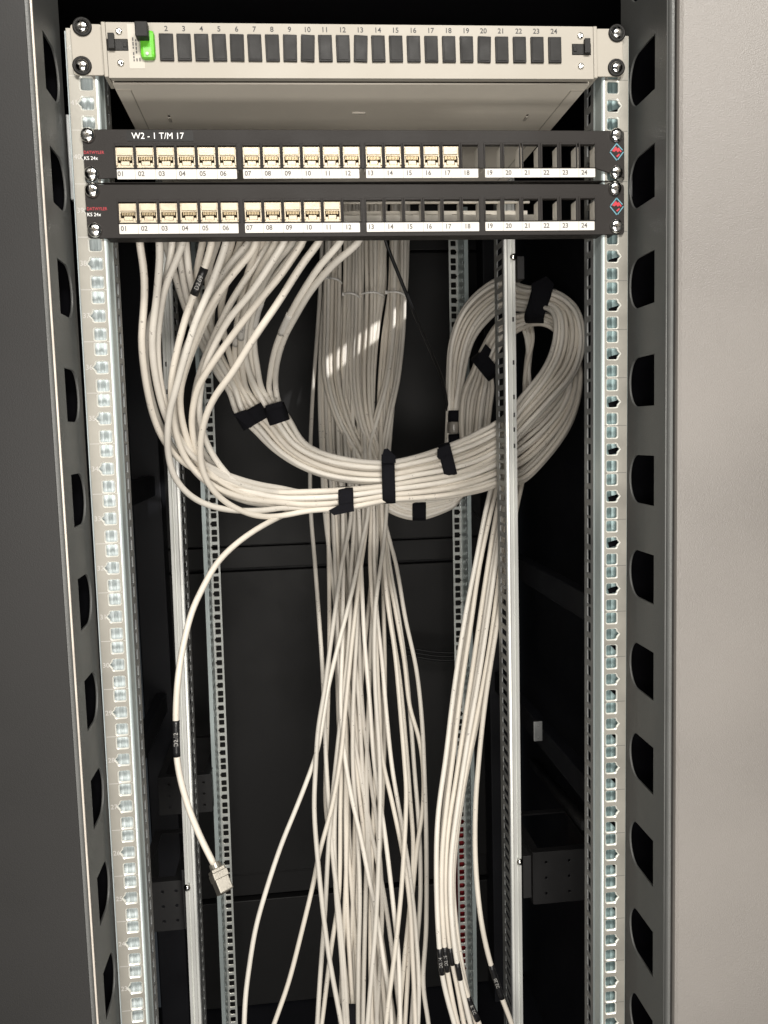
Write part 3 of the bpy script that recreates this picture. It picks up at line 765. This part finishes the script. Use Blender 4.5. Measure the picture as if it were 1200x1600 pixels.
# traced runs from the lower edge of the lower panel: (points, depth at exit)
FAN = dict(
 c1=[(217, 372), (224, 415), (226, 450), (224, 490), (221, 530), (224, 570), (230, 610), (240, 652), (257, 690), (286, 722), (332, 746), (390, 763), (430, 769)],
 c2=[(249, 372), (250, 400), (247, 440), (243, 480), (238, 520), (239, 560), (245, 600), (255, 640), (272, 678), (300, 712), (345, 738), (400, 756), (440, 763)],
 c3=[(270, 372), (263, 420), (255, 455), (241, 485), (231, 515), (227, 560), (236, 620), (255, 675), (285, 718), (335, 748), (395, 768), (440, 773)],
 c4=[(288, 375), (273, 412), (257, 452), (250, 490), (246, 530), (247, 570), (254, 615), (268, 660), (292, 702), (330, 735), (385, 760), (440, 770)],
 c5=[(333, 372), (324, 405), (315, 432), (303, 460), (292, 490), (283, 522), (274, 560), (268, 595), (269, 640), (277, 684), (294, 723), (330, 757), (380, 778), (440, 785)],
 c6=[(356, 372), (345, 405), (330, 446), (315, 480), (303, 510), (295, 537), (286, 567), (275, 608), (266, 640), (262, 672), (262, 702), (269, 737), (284, 762), (307, 781), (338, 793), (374, 798), (415, 797), (445, 793)],
 c7=[(400, 385), (380, 409), (355, 440), (326, 482), (312, 514), (298, 550), (286, 588), (281, 623), (288, 672), (312, 728), (345, 757), (395, 778), (440, 785)],
 c8=[(398, 372), (378, 391), (350, 425), (334, 457), (318, 500), (296, 530), (281, 572), (274, 612), (273, 645), (281, 690), (303, 735), (340, 765), (390, 785), (440, 790)],
 c9=[(505, 372), (488, 391), (463, 427), (437, 469), (397, 528), (362, 584), (335, 621), (320, 656), (313, 699), (316, 732), (331, 764), (361, 790), (402, 806), (440, 806)],
 c10=[(479, 372), (462, 395), (440, 428), (404, 471), (380, 502), (350, 542), (329, 572), (309, 606), (300, 649), (301, 678), (311, 712), (335, 745), (375, 770), (440, 784)],
 c11=[(449, 372), (428, 403), (408, 435), (382, 470), (362, 492), (338, 533), (322, 570), (314, 603), (311, 640), (315, 670), (328, 703), (349, 734), (381, 765), (413, 786), (446, 795)],
 c27=[(395, 372), (372, 413), (345, 455), (322, 500), (300, 550), (284, 600), (277, 650), (284, 692), (307, 727), (347, 753), (400, 771), (440, 778)],
 c28=[(424, 372), (397, 416), (365, 465), (337, 520), (318, 565), (305, 610), (302, 650), (312, 695), (335, 731), (372, 757), (440, 780)],
 # upper sub-bundles
 c12=[(536, 372), (503, 411), (474, 454), (448, 501), (430, 545), (422, 586), (421, 612)],
 c13=[(566, 372), (525, 409), (488, 451), (463, 492), (443, 531), (432, 572), (431, 608)],
 c14=[(470, 376), (443, 415), (421, 444), (407, 473), (399, 500), (397, 535), (402, 574), (411, 612)],
 c15=[(462, 372), (432, 408), (411, 443), (396, 486), (390, 530), (395, 575), (404, 606)],
 c25=[(412, 372), (392, 430), (377, 480), (374, 530), (384, 568), (396, 606)],
 c26=[(441, 372), (418, 410), (400, 455), (386, 500), (381, 540), (388, 578), (401, 608)],
 c16=[(434, 372), (405, 424), (385, 473), (378, 508), (376, 544), (380, 585), (387, 612)],
 c17=[(404, 372), (387, 428), (375, 473), (370, 517), (367, 553), (373, 585), (381, 612)],
 c18=[(256, 372), (268, 410), (282, 458), (300, 508), (322, 552), (343, 590), (360, 615)],
 c19=[(277, 372), (283, 415), (291, 460), (306, 500), (328, 548), (350, 588), (365, 612)],
 c20=[(290, 372), (296, 430), (308, 480), (328, 535), (352, 580), (369, 610)],
 c21=[(318, 372), (307, 428), (308, 466), (316, 500), (334, 540), (356, 577), (373, 608)],
 c22=[(342, 372), (328, 410), (325, 445), (327, 490), (333, 525), (350, 565), (372, 602)],
 c23=[(378, 372), (360, 420), (349, 458), (345, 484), (348, 512), (356, 545), (366, 578), (378, 606)],
 c24=[(364, 372), (350, 418), (338, 455), (330, 495), (334, 540), (352, 576), (370, 606)],
 loose=None)
front = {'c1': .055, 'c2': .050, 'c3': .075, 'c4': .065, 'c5': .060, 'c6': .045, 'c7': .062, 'c8': .078, 'c9': .045, 'c10': .060, 'c11': .072, 'c12': .075, 'c13': .065}
exits = {k: (v[0][0] if v[0][1] < 380 else 408) for k, v in FAN.items() if v}
lower_keys = ['c1', 'c2', 'c4', 'c3', 'c27', 'c28', 'c10', 'c7', 'c5', 'c8', 'c6', 'c11', 'c9', 'loose']       # top to bottom where they gather
upper_keys = ['c13', 'c12', 'c14', 'c15', 'c26', 'c25', 'c16', 'c17', 'c23', 'c22', 'c21', 'c24', 'c20', 'c19', 'c18']
order = sorted(exits, key=lambda k: exits[k])

# shared course of the gathered bundles: (upper edge, lower edge, depth, layer spacing)
UPB = [((437, 630), (368, 648), .30), ((452, 651), (391, 668), .315), ((474, 688), (425, 703), .33), ((500, 704), (470, 732), .345), ((545, 716), (528, 751), .355), ((607, 721), (607, 755), .365),
       ((650, 713), (651, 748), .38), ((691, 699), (703, 741), .40), ((748, 674), (754, 727), .43), ((792, 647), (797, 700), .45), ((818, 614), (812, 684), .462), ((847, 576), (863, 629), .475),
       ((861, 542), (902, 583), .49), ((866, 508), (914, 532), .505), ((862, 487), (903, 482), .525), ((850, 481), (872, 456), .545), ((833, 484), (842, 450), .565), ((814, 485), (815, 446), .585), ((785, 484), (785, 432), .605),
       ((758, 508), (751, 449), .625), ((741, 533), (722, 481), .645), ((731, 564), (703, 532), .66), ((723, 602), (699, 592), .67), ((715, 645), (699, 645), .68), ((712, 700), (697, 700), .685), ((722, 745), (697, 748), .685)]
LOB = [((480, 767), (480, 802), .315), ((540, 763), (540, 796), .335), ((607, 757), (607, 783), .36), ((652, 750), (652, 781), .378), ((702, 741), (702, 777), .398), ((750, 724), (752, 768), .43), ((792, 697), (794, 757), .455),
       ((815, 672), (815, 760), .478), ((852, 640), (850, 726), .492), ((880, 605), (890, 668), .505), ((886, 565), (907, 612), .52), ((878, 532), (905, 556), .535), ((862, 512), (884, 512), .55), ((840, 506), (848, 488), .57),
       ((815, 514), (814, 490), .59), ((785, 537), (780, 500), .61), ((768, 580), (746, 556), .62), ((772, 604), (738, 577), .63), ((769, 640), (722, 612), .64), ((763, 682), (718, 660), .65), ((750, 728), (722, 715), .665), ((736, 757), (712, 752), .675)]
LOOP = [((712, 773), (714, 787), .69), ((680, 782), (686, 802), .69), ((655, 783), (655, 811), .69), ((628, 776), (624, 806), .69), ((606, 755), (592, 786), .695)]
keys_all = upper_keys+lower_keys
def quart(x):
    q = min(3, max(0, int((x-499)/35.5))); c = 499+35.5*(q+.5); return c+(x-c)*.86
def lane(i, n): return (i+.5)/n
rear_tops = {}
# where each run rises in the rear bundle (fans out left to right)
rl = list(range(len(keys_all))); rc.shuffle(rl)
labels = {}
for i, k in enumerate(order):
    labels[k] = 'grey data cable, %s from left where cables emerge under the lower patch panel' % ORD[i]
SLV = {'c5': [((309, 445), .020, 'sleeve', 'D2.09', 'cable_sleeve')], 'c16': [((377, 513), .026, 'paper', 'VC', 'cable_tag')], 'c17': [((370, 520), .030, 'paper', 'VA', 'cable_tag')],
       'c14': [((402, 490), .028, 'paper', '', 'cable_tag')], 'c12': [((447, 505), .027, 'paper', '', 'cable_tag')]}
labels['c5'] = 'pale grey data cable with a black sleeve just below the lower patch panel'
labels['c9'] = 'grey data cable in front of the others, sloping from port eleven to lower left'
labels['c13'] = 'rightmost pale grey data cable dropping out below the lower patch panel'
labels['loose'] = ''
labels['c1'] = 'leftmost pale grey data cable dropping out below the lower patch panel'
bundle_pts = {}
for grp, edges in (('U', UPB), ('L', LOB)):
    keys = upper_keys if grp == 'U' else lower_keys
    n = len(keys)
    for i, k in enumerate(keys):
        P = []
        ph = rc.uniform(0, 6.28)
        layer = (0, 2, 1, 3)[i % 4]
        if k != 'loose':
            tr = FAN[k]; y0 = front.get(k, .085+.012*(i % 3)); yend = edges[0][2]-.005
            if grp == 'L': yend = .30
            ex = tr[0]
            P.append(un(ex[0]+rc.uniform(-2, 2), 345, y0-.012)); 
            # run length along the trace drives the depth
            acc = [0]
            for a, b in zip(tr, tr[1:]): acc.append(acc[-1]+math.hypot(b[0]-a[0], b[1]-a[1]))
            for (px, py), s in zip(tr, acc):
                t = s/acc[-1]; tt = t**1.6
                P.append(un(px, py, y0+(yend-y0)*tt+(layer-1.5)*.005*t))
        else:
            P += [un(452, 801, .312), un(478, 794, .322)]
        for w, (u, l, Y) in enumerate(edges):
            if k == 'loose' and w == 0: continue
            s = lane(i, n); s += .035*math.sin(w*.75+ph)*(1 if 0 < w else 0)
            s = min(1-.5/n, max(.5/n, s))
            px, py = lerp(u, l, s)
            P.append(un(px, py, Y+(layer-1.5)*.0070+.0015*math.sin(w*1.3+ph*2)))
        j = keys_all.index(k); q_ = j*11 % len(keys_all); s2 = (q_+.5)/len(keys_all); lay = (0, 2, 4, 1, 3)[q_ % 5]
        for u, l, Y in LOOP:
            px, py = lerp(u, l, s2); P.append(un(px, py, Y+(lay-2)*.0068))
        xt = 504+ (1-s2)*96 + rc.uniform(-3, 3)
        if j % 4 == 0: xt = 598+(1-s2)*36
        yy = .722+.005*lay
        fx = (1-s2)
        xt = quart(xt)
        x7 = 556+fx*46
        P += [un(x7, 712+rc.uniform(-8, 8), .700+.004*lay), un(xt*.5+.5*(x7-14), 655, yy-.016), un(xt*.9+.1*x7-6, 590, yy+.0), un(xt-1, 510, yy+.012), un(xt, 455, yy+.015), un(xt+rc.uniform(-1, 3), 380, yy+.02), un(xt+2, 250, yy+.03)]
        cable('data_cable', P, jacket(rc.random()), labels.get(k) if k != 'loose' else 'TMP', sleeves=SLV.get(k, ()), group='data cables leaving the patch panels')if k != 'loose' else bundle_pts.__setitem__('loose', P)
# the unplugged cable: from the bundle down to its bare jack
down = [(452, 801), (424, 814), (396, 830), (365, 853), (338, 881), (316, 920), (300, 955), (287, 1005), (279, 1052), (275, 1105), (275, 1145), (276, 1182), (282, 1218), (295, 1263), (314, 1310), (334, 1350)]
dy = lambda i: .312-.17*min(1, i/8)**.8-.01*max(0, i-8)/7
Pd = [un(px, py, dy(i)) for i, (px, py) in enumerate(down)]
full = Pd[::-1]+bundle_pts['loose'][1:]
lo = cable('data_cable', full, M['cable'], 'unplugged pale grey data cable with black D2.12 sleeve ending in a bare metal jack', group='data cables leaving the patch panels',
           sleeves=[((275, 1158), .034, 'sleeve', 'D2.12', 'cable_sleeve')])
tip = un(338, 1357, dy(15)); axis = (un(352, 1392, dy(15)-.012)-tip).normalized()
side = axis.cross(Vector((0, -1, 0))).normalized(); nrm = side.cross(axis)
jm = Matrix((side, nrm, axis)).transposed().to_4x4(); jm.translation = tip
mb = MB(); mb.box(-.0078, .0078, -.0105, .0085, .000, .0265, bev=.0012); mb.box(-.0085, .0085, -.0115, .0095, .004, .012, bev=.0008)
mb.box(-.0055, .0055, -.0125, -.0105, .013, .025, bev=.0006); mb.box(-.0088, -.0078, -.006, .004, .014, .024, bev=.0003)
mb.lathe([(.0062, -.006), (.0066, -.001), (.0066, .0005)], Matrix(), 16)
mb.xform(Matrix.Rotation(.55, 4, 'Z')); mb.xform(jm); mb.xform(Matrix.Translation(-lo.location)); jk = mb.build('jack', M['jackdull'], lo, label='bare die-cast metal jack')
mb = MB(); mb.box(-.0052, .0052, -.0062, .0040, .0262, .0268); mb.box(-.0006, .0006, -.0130, -.0124, .015, .022)
mb.xform(Matrix.Rotation(.55, 4, 'Z')); mb.xform(jm); mb.xform(Matrix.Translation(-lo.location)); mb.build('socket_opening', M['jackin'], jk)

# ---- central cables hanging down through the cabinet
HANG = [
 [(485, 790), (492, 880), (498, 960), (504, 1040), (507, 1100), (510, 1180), (513, 1260), (521, 1340), (530, 1430), (538, 1520), (545, 1640)],
 [(576, 795), (566, 850), (554, 905), (541, 960), (525, 1020), (512, 1080), (503, 1130), (495, 1175), (480, 1220), (462, 1265), (440, 1320), (416, 1390), (399, 1450), (389, 1510), (384, 1560), (381, 1640)],
 [(548, 800), (535, 880), (525, 950), (515, 1020), (506, 1080), (498, 1140), (494, 1200), (490, 1262), (496, 1345), (513, 1482), (532, 1592), (540, 1640)],
 [(574, 800), (562, 900), (550, 1000), (540, 1100), (532, 1180), (518, 1262), (499, 1334), (490, 1375), (472, 1455), (450, 1537), (430, 1594), (415, 1640)],
 [(553, 800), (548, 900), (545, 1000), (535, 1100), (524, 1207), (513, 1317), (508, 1427), (499, 1537), (493, 1640)],
 [(525, 800), (530, 900), (535, 1000), (533, 1150), (532, 1262), (530, 1400), (518, 1482), (502, 1600), (497, 1640)],
 [(535, 800), (536, 900), (536, 1000), (533, 1100), (538, 1180), (548, 1240), (562, 1305), (575, 1365), (587, 1427), (600, 1500), (608, 1560), (613, 1640)],
 [(604, 800), (598, 855), (588, 937), (585, 1006), (587, 1075), (592, 1180), (595, 1250), (588, 1427), (579, 1537), (571, 1640)],
 [(600, 800), (605, 828), (618, 882), (634, 965), (650, 1047), (659, 1130), (662, 1200), (666, 1270), (667, 1345), (666, 1455), (662, 1537), (670, 1600), (672, 1640)],
 [(597, 800), (599, 855), (606, 937), (617, 1020), (628, 1130), (633, 1200), (635, 1240), (629, 1372), (620, 1455), (604, 1598), (600, 1640)],
 [(601, 800), (605, 882), (617, 951), (631, 1034), (640, 1102), (656, 1165), (661, 1245), (651, 1330), (644, 1400), (640, 1480), (632, 1600), (630, 1640)],
 [(602, 800), (607, 868), (623, 965), (634, 1047), (642, 1130), (648, 1200), (655, 1300), (656, 1400), (650, 1500), (640, 1640)],
 [(579, 800), (578, 870), (582, 940), (588, 1000), (592, 1100), (597, 1180), (612, 1250), (627, 1320), (640, 1400), (646, 1500), (651, 1640)],
 [(540, 800), (545, 900), (552, 1000), (560, 1100), (567, 1200), (574, 1300), (572, 1400), (568, 1500), (566, 1640)],
 [(560, 800), (565, 900), (570, 1000), (578, 1100), (586, 1200), (600, 1300), (612, 1400), (622, 1500), (626, 1640)],
 [(512, 800), (515, 900), (515, 1000), (512, 1100), (508, 1200), (510, 1260), (520, 1340), (530, 1420), (537, 1500), (543, 1570), (546, 1640)],
 [(528, 800), (530, 900), (535, 1000), (540, 1100), (543, 1200), (545, 1300), (551, 1400), (554, 1500), (557, 1640)],
 [(568, 800), (562, 900), (556, 1000), (552, 1100), (552, 1200), (559, 1300), (562, 1400), (560, 1500), (560, 1640)],
 [(590, 800), (586, 900), (580, 1000), (576, 1100), (572, 1200), (576, 1300), (580, 1400), (585, 1500), (592, 1640)],
 [(508, 800), (520, 900), (530, 1000), (545, 1100), (560, 1200), (580, 1300), (600, 1400), (615, 1500), (631, 1640)],
 [(521, 800), (524, 900), (528, 1000), (531, 1100), (527, 1200), (522, 1300), (525, 1400), (534, 1500), (539, 1640)],
 [(583, 800), (585, 880), (590, 960), (597, 1040), (604, 1120), (612, 1200), (628, 1290), (641, 1370), (650, 1450), (655, 1540), (652, 1640)],
 [(593, 800), (600, 880), (611, 965), (624, 1060), (634, 1150), (641, 1240), (646, 1330), (640, 1420), (632, 1500), (620, 1640)],
 [(556, 800), (558, 900), (562, 1000), (566, 1100), (577, 1200), (590, 1300), (596, 1400), (594, 1500), (586, 1640)]]
TOPX = {}
srt = sorted(range(len(HANG)), key=lambda i: HANG[i][0][0])
for r_, i in enumerate(srt): TOPX[i] = quart(499+(641-499)*(r_+.5)/len(HANG))
near = {1: -.05, 2: -.06, 3: -.03, 7: -.055, 9: -.045, 6: -.02, 4: -.015, 8: .0, 12: -.02, 14: -.03, 13: .02, 16: .04, 18: .02}
bs = sorted(range(len(HANG)), key=lambda i: min(HANG[i], key=lambda p: abs(p[1]-1598))[0])
def hy(py): 
    pts = [(300, .785), (450, .765), (640, .735), (800, .67), (1100, .56), (1350, .47), (1640, .40)]
    for (a, ya), (b, yb) in zip(pts, pts[1:]):
        if py <= b: return ya+(yb-ya)*(py-a)/(b-a)
    return pts[-1][1]
HL = {1: 'foremost grey cable crossing the hanging bunch to the bottom left, leftmost at the bottom edge',
      3: 'grey cable splaying out of the hanging bunch, second from left at the bottom edge',
      8: 'rightmost grey cable of the central hanging bunch, bowing out to the right'}
for i, tr in enumerate(HANG):
    xt = TOPX[i]; x8 = tr[0][0]
    dz = near.get(i, .01*((i*5) % 4)-.01)
    if i == 0: head = [(504, 250), (503, 380), (500, 455), (495, 530), (489, 610), (485, 700)]
    else: head = [(xt+3, 250), (xt+1, 380), (xt-2, 455), (492+(xt-499)*.955, 530), (490+(xt-499)*.92, 610), (.55*(488+(xt-499)*.9)+.45*x8, 705)]
    P = [un(px, py, hy(py)+.4*dz*(0 if py < 500 else (py-500)/300)) for px, py in head]
    for px, py in tr:
        P.append(un(px+rc.uniform(-1, 1), py, hy(py)+dz*min(1, .4+(py-800)/500)))
    o = cable('data_cable', P, jacket(rc.random()),
          HL.get(i, 'grey cable of the central hanging bunch, %s from the left at the bottom edge' % ORD[bs.index(i)]), group='cables hanging down the middle of the cabinet')
# cables buried at the back of the bunch
for k in range(12):
    x0 = rc.uniform(510, 598); xt = quart(rc.uniform(506, 636)); ph = rc.uniform(0, 6.28)
    x1 = 528+(k*8.7+rc.uniform(-3, 3))
    P = []
    for py in (250, 380, 455, 560, 680, 800, 920, 1040, 1160, 1280, 1400, 1520, 1640):
        t = max(0, (py-800)/840); u_ = min(1, max(0, (py-455)/345))
        px = (xt*(1-u_)+x0*u_) if py <= 800 else x0+(x1-x0)*t+9*math.sin(t*4+ph)*math.sin(math.pi*t)
        P.append(un(px, py, hy(py)+.022+.012*(k % 3)))
    cable('data_cable', P, M['cable'], 'grey cable buried at the back of the central hanging bunch', group='cables at the back of the hanging bunch', n=8)

# ---- sheaf beside the right inner upright
SHEAF = [
 ([(763, 780), (743, 880), (727, 963), (710, 1073), (697, 1180), (684, 1280), (682, 1380), (687, 1487), (693, 1535), (710, 1600), (722, 1640)], [((690, 1503), .032, 'sleeve', 'D2.14', 'cable_sleeve')]),
 ([(772, 780), (750, 880), (735, 980), (720, 1080), (708, 1180), (699, 1250), (691, 1330), (690, 1400), (695, 1485), (701, 1530), (715, 1600), (727, 1640)], [((698, 1500), .028, 'sleeve', 'D2.15', 'cable_sleeve')]),
 ([(780, 780), (760, 897), (743, 1013), (723, 1147), (712, 1220), (700, 1300), (697, 1400), (703, 1480), (716, 1550), (725, 1600), (735, 1640)], [((705, 1492), .024, 'sleeve', '', 'cable_sleeve')]),
 ([(787, 800), (770, 913), (750, 1047), (730, 1163), (715, 1260), (705, 1340), (704, 1400), (709, 1470), (719, 1530), (735, 1600), (745, 1640)], [((717, 1518), .022, 'sleeve', '', 'cable_sleeve')]),
 ([(794, 790), (780, 900), (765, 1010), (745, 1120), (727, 1210), (711, 1310), (706, 1400), (714, 1490), (733, 1562), (749, 1600), (760, 1640)], [((739, 1578), .030, 'sleeve', 'D2.18', 'cable_sleeve')]),
 ([(768, 790), (747, 890), (731, 980), (716, 1080), (704, 1180), (694, 1270), (688, 1350), (688, 1420), (697, 1520), (718, 1610), (726, 1640)], []),
 ([(784, 780), (766, 900), (748, 1030), (727, 1150), (716, 1230), (704, 1320), (701, 1400), (708, 1490), (724, 1560), (738, 1610), (748, 1640)], []),
 ([(800, 810), (789, 880), (774, 985), (752, 1100), (735, 1178), (723, 1240), (712, 1320), (708, 1380), (713, 1450), (728, 1540), (744, 1600), (755, 1640)], []),
 ([(808, 790), (796, 860), (772, 1005), (758, 1097), (748, 1190), (743, 1260), (743, 1347), (751, 1433), (765, 1500), (782, 1553), (799, 1598), (812, 1640)], [((776, 1535), .050, 'sleeve', 'D2.20', 'cable_sleeve')])]
SLAB = ['leftmost cable of the sheaf left of the right inner upright, with a printed black sleeve', None, None, None, 'grey cable of the right-hand sheaf with its black sleeve lowest, near the bottom edge', None, None, None,
        'lone grey cable bowing between the right-hand sheaf and the right inner upright']
for i, (tr, sl) in enumerate(SHEAF):
    t0 = i/8; dz = (-.012, -.006, .0, -.010, -.004, .012, .014, .004, -.015)[i]
    head = [(812+i*2.2, 496+i, .60), (823+i*1.2, 530, .585), (826-(i % 3)*2.5, 580, .57), (826-(i % 3)*3, 640, .555), (818-(8-i)*2.2, 710, .535), (tr[0][0]+13-i*.5, tr[0][1]-42, .51)]
    P = [un(px, py, Y+dz*.5) for px, py, Y in head]
    for px, py in tr:
        Y = .49-.17*min(1, max(0, (py-780)/650)); P.append(un(px, py, Y+dz))
    cable('data_cable', P, M['cable2'] if i % 3 == 0 else M['cable'], SLAB[i] or 'grey cable, %s from the left in the sheaf left of the right inner upright' % ORD[i], sleeves=sl, group='cables in the sheaf beside the right inner upright')

# ---- black leads
cable('black_lead', [un(px, py, Y) for px, py, Y in ((594, 340, .50), (603, 378, .51), (620, 422, .53), (637, 464, .55), (655, 508, .58), (675, 554, .61), (690, 590, .64), (697, 622, .66), (701, 660, .69))], M['black'],
      'thin taut black lead slanting from the lower patch panel to the cable coil', r=.0028)
for k in range(3):
    cable('black_lead', [un(px, py+k*6, .93+.004*k) for px, py in ((560, 880), (576, 945), (596, 985), (625, 1008), (660, 1016), (700, 1020), (745, 1014))], M['black'],
          'drooping black lead against the rear door, %s of three' % ('topmost', 'middle', 'lowest')[k], r=.0028, group='black leads against the rear door')
cable('black_lead', [un(px, py, .95) for px, py in ((690, 770), (720, 790), (745, 805), (760, 830), (775, 870))], M['black'], 'short thin black lead behind the right rear rail', r=.002)

# ================================================================== STRAPS AND TIES
def strap(label, u, l, Y, width_px, half_depth, flap=None, name='cable_strap', m='velcro', thick=.0014, grow=1.06, group='black cable straps', cat='strap', skew=0, zig=0):
    half_depth += .0055
    a, b = un(*u, Y), un(*l, Y); c = (a+b)/2; ax = (a-b)/2*grow; ha = ax.length; ax.normalize()
    dv = ray((u[0]+l[0])/2, (u[1]+l[1])/2).normalized(); dv = (dv-ax*dv.dot(ax)).normalized(); run = ax.cross(dv)
    w = (c-CAM_LOC).dot(RM @ Vector((0, 0, -1)))/FPX*width_px/2
    bm = bmesh.new(); N = 40; prof = [(-w, 0), (-w*.96, thick*.8), (-w*.4, thick), (w*.4, thick), (w*.96, thick*.8), (w, 0)]
    rings = []
    rr = random.Random(int(u[0]*13+u[1]))
    for i in range(N):
        t = 2*math.pi*i/N; ct, st = math.cos(t), math.sin(t); e = .62
        x = math.copysign(abs(ct)**e, ct); y = math.copysign(abs(st)**e, st)
        wob = 1+.02*rr.uniform(-1, 1)
        ring = []
        for s, h in prof:
            p = c+ax*(x*(ha+h)*wob)+dv*(y*(half_depth+h)*wob)+run*(s+skew*x*w+zig*w*math.sin(t*2))
            ring.append(bm.verts.new(p-c))
        rings.append(ring)
    for i in range(N):
        A, B_ = rings[i], rings[(i+1) % N]
        for k in range(len(prof)-1): bm.faces.new((A[k], A[k+1], B_[k+1], B_[k])).smooth = True
        bm.faces.new((A[-1], A[0], B_[0], B_[-1]))
    mb = MB(); mb.bm.free(); mb.bm = bm
    if flap:
        # loose tongue lying on the front of the strap
        q = [un(px, py, Y)-dv*(half_depth+thick*1.6)-c for px, py in flap]
        f0 = [bm.verts.new(p) for p in q]; f1 = [bm.verts.new(p-dv*thick) for p in q]; n = len(q)
        bm.faces.new(f0); bm.faces.new(f1[::-1])
        for i in range(n): bm.faces.new((f0[i], f0[(i+1) % n], f1[(i+1) % n], f1[i]))
    o = mb.build(name, M[m]); o.location = c
    return tag(o, label, cat, group)
strap('black strap round the left of two side-by-side cable bundles below the patch panels', (413, 640), (377, 661), .305, 25, .018, flap=[(365, 647), (385, 640), (401, 660), (392, 668)])
strap('black strap round the right of two side-by-side cable bundles below the patch panels', (446, 642), (419, 651), .30, 29, .016, flap=[(415, 634), (440, 627), (442, 634), (417, 642)])
strap('tall black strap binding both rows of the sweeping cable bundle at its middle', (606, 713), (608, 783), .363, 20, .022, flap=[(597, 712), (600, 701), (606, 700), (618, 712), (618, 722), (597, 722)])
strap('black strap slanting across the upper bundle right of the tall middle strap', (693, 696), (704, 740), .402, 20, .019, skew=0, flap=[(683, 700), (700, 693), (704, 706), (690, 712), (686, 716), (683, 712)])
strap('black strap with a loose tongue round the lower bundle at its lowest bend', (540, 763), (541, 796), .335, 23, .018, flap=[(514, 795), (528, 787), (552, 783), (553, 796), (522, 802)])
strap('short black strap round the grey cable loop beneath the tall middle strap', (655, 784), (655, 811), .69, 21, .018)
strap('small black strap at the left foot of the cable coil', (715, 651), (699, 651), .68, 19, .016)
strap('second small black strap just under the clear tag left of the coil', (716, 685), (699, 686), .683, 14, .016)
strap('black strap across the inner turns of the cable coil', (771, 586), (746, 555), .622, 24, .024, flap=[(757, 536), (766, 545), (762, 556), (752, 566), (745, 556)])
strap('large black strap around the top of the cable coil', (836, 504), (846, 446), .568, 30, .030, flap=[(829, 452), (852, 440), (864, 452), (858, 474), (849, 500), (832, 495)], zig=.2)
strap('black strap low on the hanging bunch at the bottom edge', (554, 1586), (531, 1586), .425, 30, .012)
strap('clear tag between two small black straps left of the cable coil', (713, 668), (700, 668), .672, 18, .016, name='cable_tag', m='clear', group='', cat='tag')
def tie(pts, Y, label):
    P = catmull([un(px, py, y_) for px, py, y_ in pts], .004); o0 = P[0].copy()
    mb = MB(); mb.tube([p-o0 for p in P], .0019, 8); q = P[0]-o0
    mb.box(q.x-.003, q.x+.003, q.y-.003, q.y+.003, q.z-.0028, q.z+.0028, bev=.0006)
    o = mb.build('cable_tie', M['tie'], smooth=False); o.location = o0; tag(o, label, 'cable tie', 'white cable ties on the rear cables')
for pts, lb in (([(511, 434), (520, 434.5), (529, 437), (534, 443)], 'white cable tie on the leftmost rear cable group, set higher than its neighbours'),
                ([(537, 460), (546, 457.5), (556, 460), (563, 466)], 'white cable tie on the second rear cable group from the left'),
                ([(563, 460), (574, 457), (588, 456.5), (600, 463)], 'white cable tie with a visible head on the third rear cable group'),
                ([(604, 457), (616, 455.5), (628, 458), (636, 466)], 'white cable tie on the rightmost rear cable group')):
    tie([(px, py, .722+(.016 if j in (0, 3) else 0)) for j, (px, py) in enumerate(pts)], .73, lb)

# ================================================================== LIGHT
W = bpy.data.worlds.new('World'); SC.world = W; W.use_nodes = True
bg = W.node_tree.nodes['Background']; bg.inputs[0].default_value = (.80, .90, 1.0, 1); bg.inputs[1].default_value = .03
def area(name, loc, target, sx, sy, power, col, spread=180):
    l = bpy.data.lights.new(name, 'AREA'); l.shape = 'RECTANGLE'; l.size = sx; l.size_y = sy; l.energy = power; l.color = col; l.spread = math.radians(spread)
    o = bpy.data.objects.new(name, l); link(o); o.location = loc
    o.rotation_euler = (Vector(target)-Vector(loc)).to_track_quat('-Z', 'Y').to_euler(); return o
area('ceiling_lamp', (.12, -1.6, 2.75), (0, .3, 1.3), 1.2, .35, 52, (1, .955, .89))
area('front_lamp', (-.08, -1.02, 1.42), (0, .25, 1.50), .7, .25, 8.5, (1, .95, .885))
area('low_fill', (.0, -1.1, .6), (0, .4, .95), .8, .4, 8, (1, .95, .88))  # unseen fill added like floor bounce to brighten the lower cables
# lamp beyond the cabinet's right side, shining through the added slit on to the rear cables
pl, pr = un(488, 590, .74), un(640, 478, .74)
d = (pr-pl).normalized(); mid = (pl+pr)/2
sl = bpy.data.lights.new('side_lamp', 'SPOT'); sl.energy = 120; sl.shadow_soft_size = .008; sl.spot_size = math.radians(14); sl.color = (1, .98, .96)
so = bpy.data.objects.new('side_lamp', sl); link(so); lv_ = d*1.3+Vector((0, -1.0, 0)); so.location = mid+lv_; so.rotation_euler = (-lv_).to_track_quat('-Z', 'Y').to_euler()
# render look
SC.view_settings.view_transform = 'Standard'; SC.view_settings.look = 'None'; SC.view_settings.exposure = .12; SC.view_settings.gamma = 1
SC.render.engine = 'CYCLES'
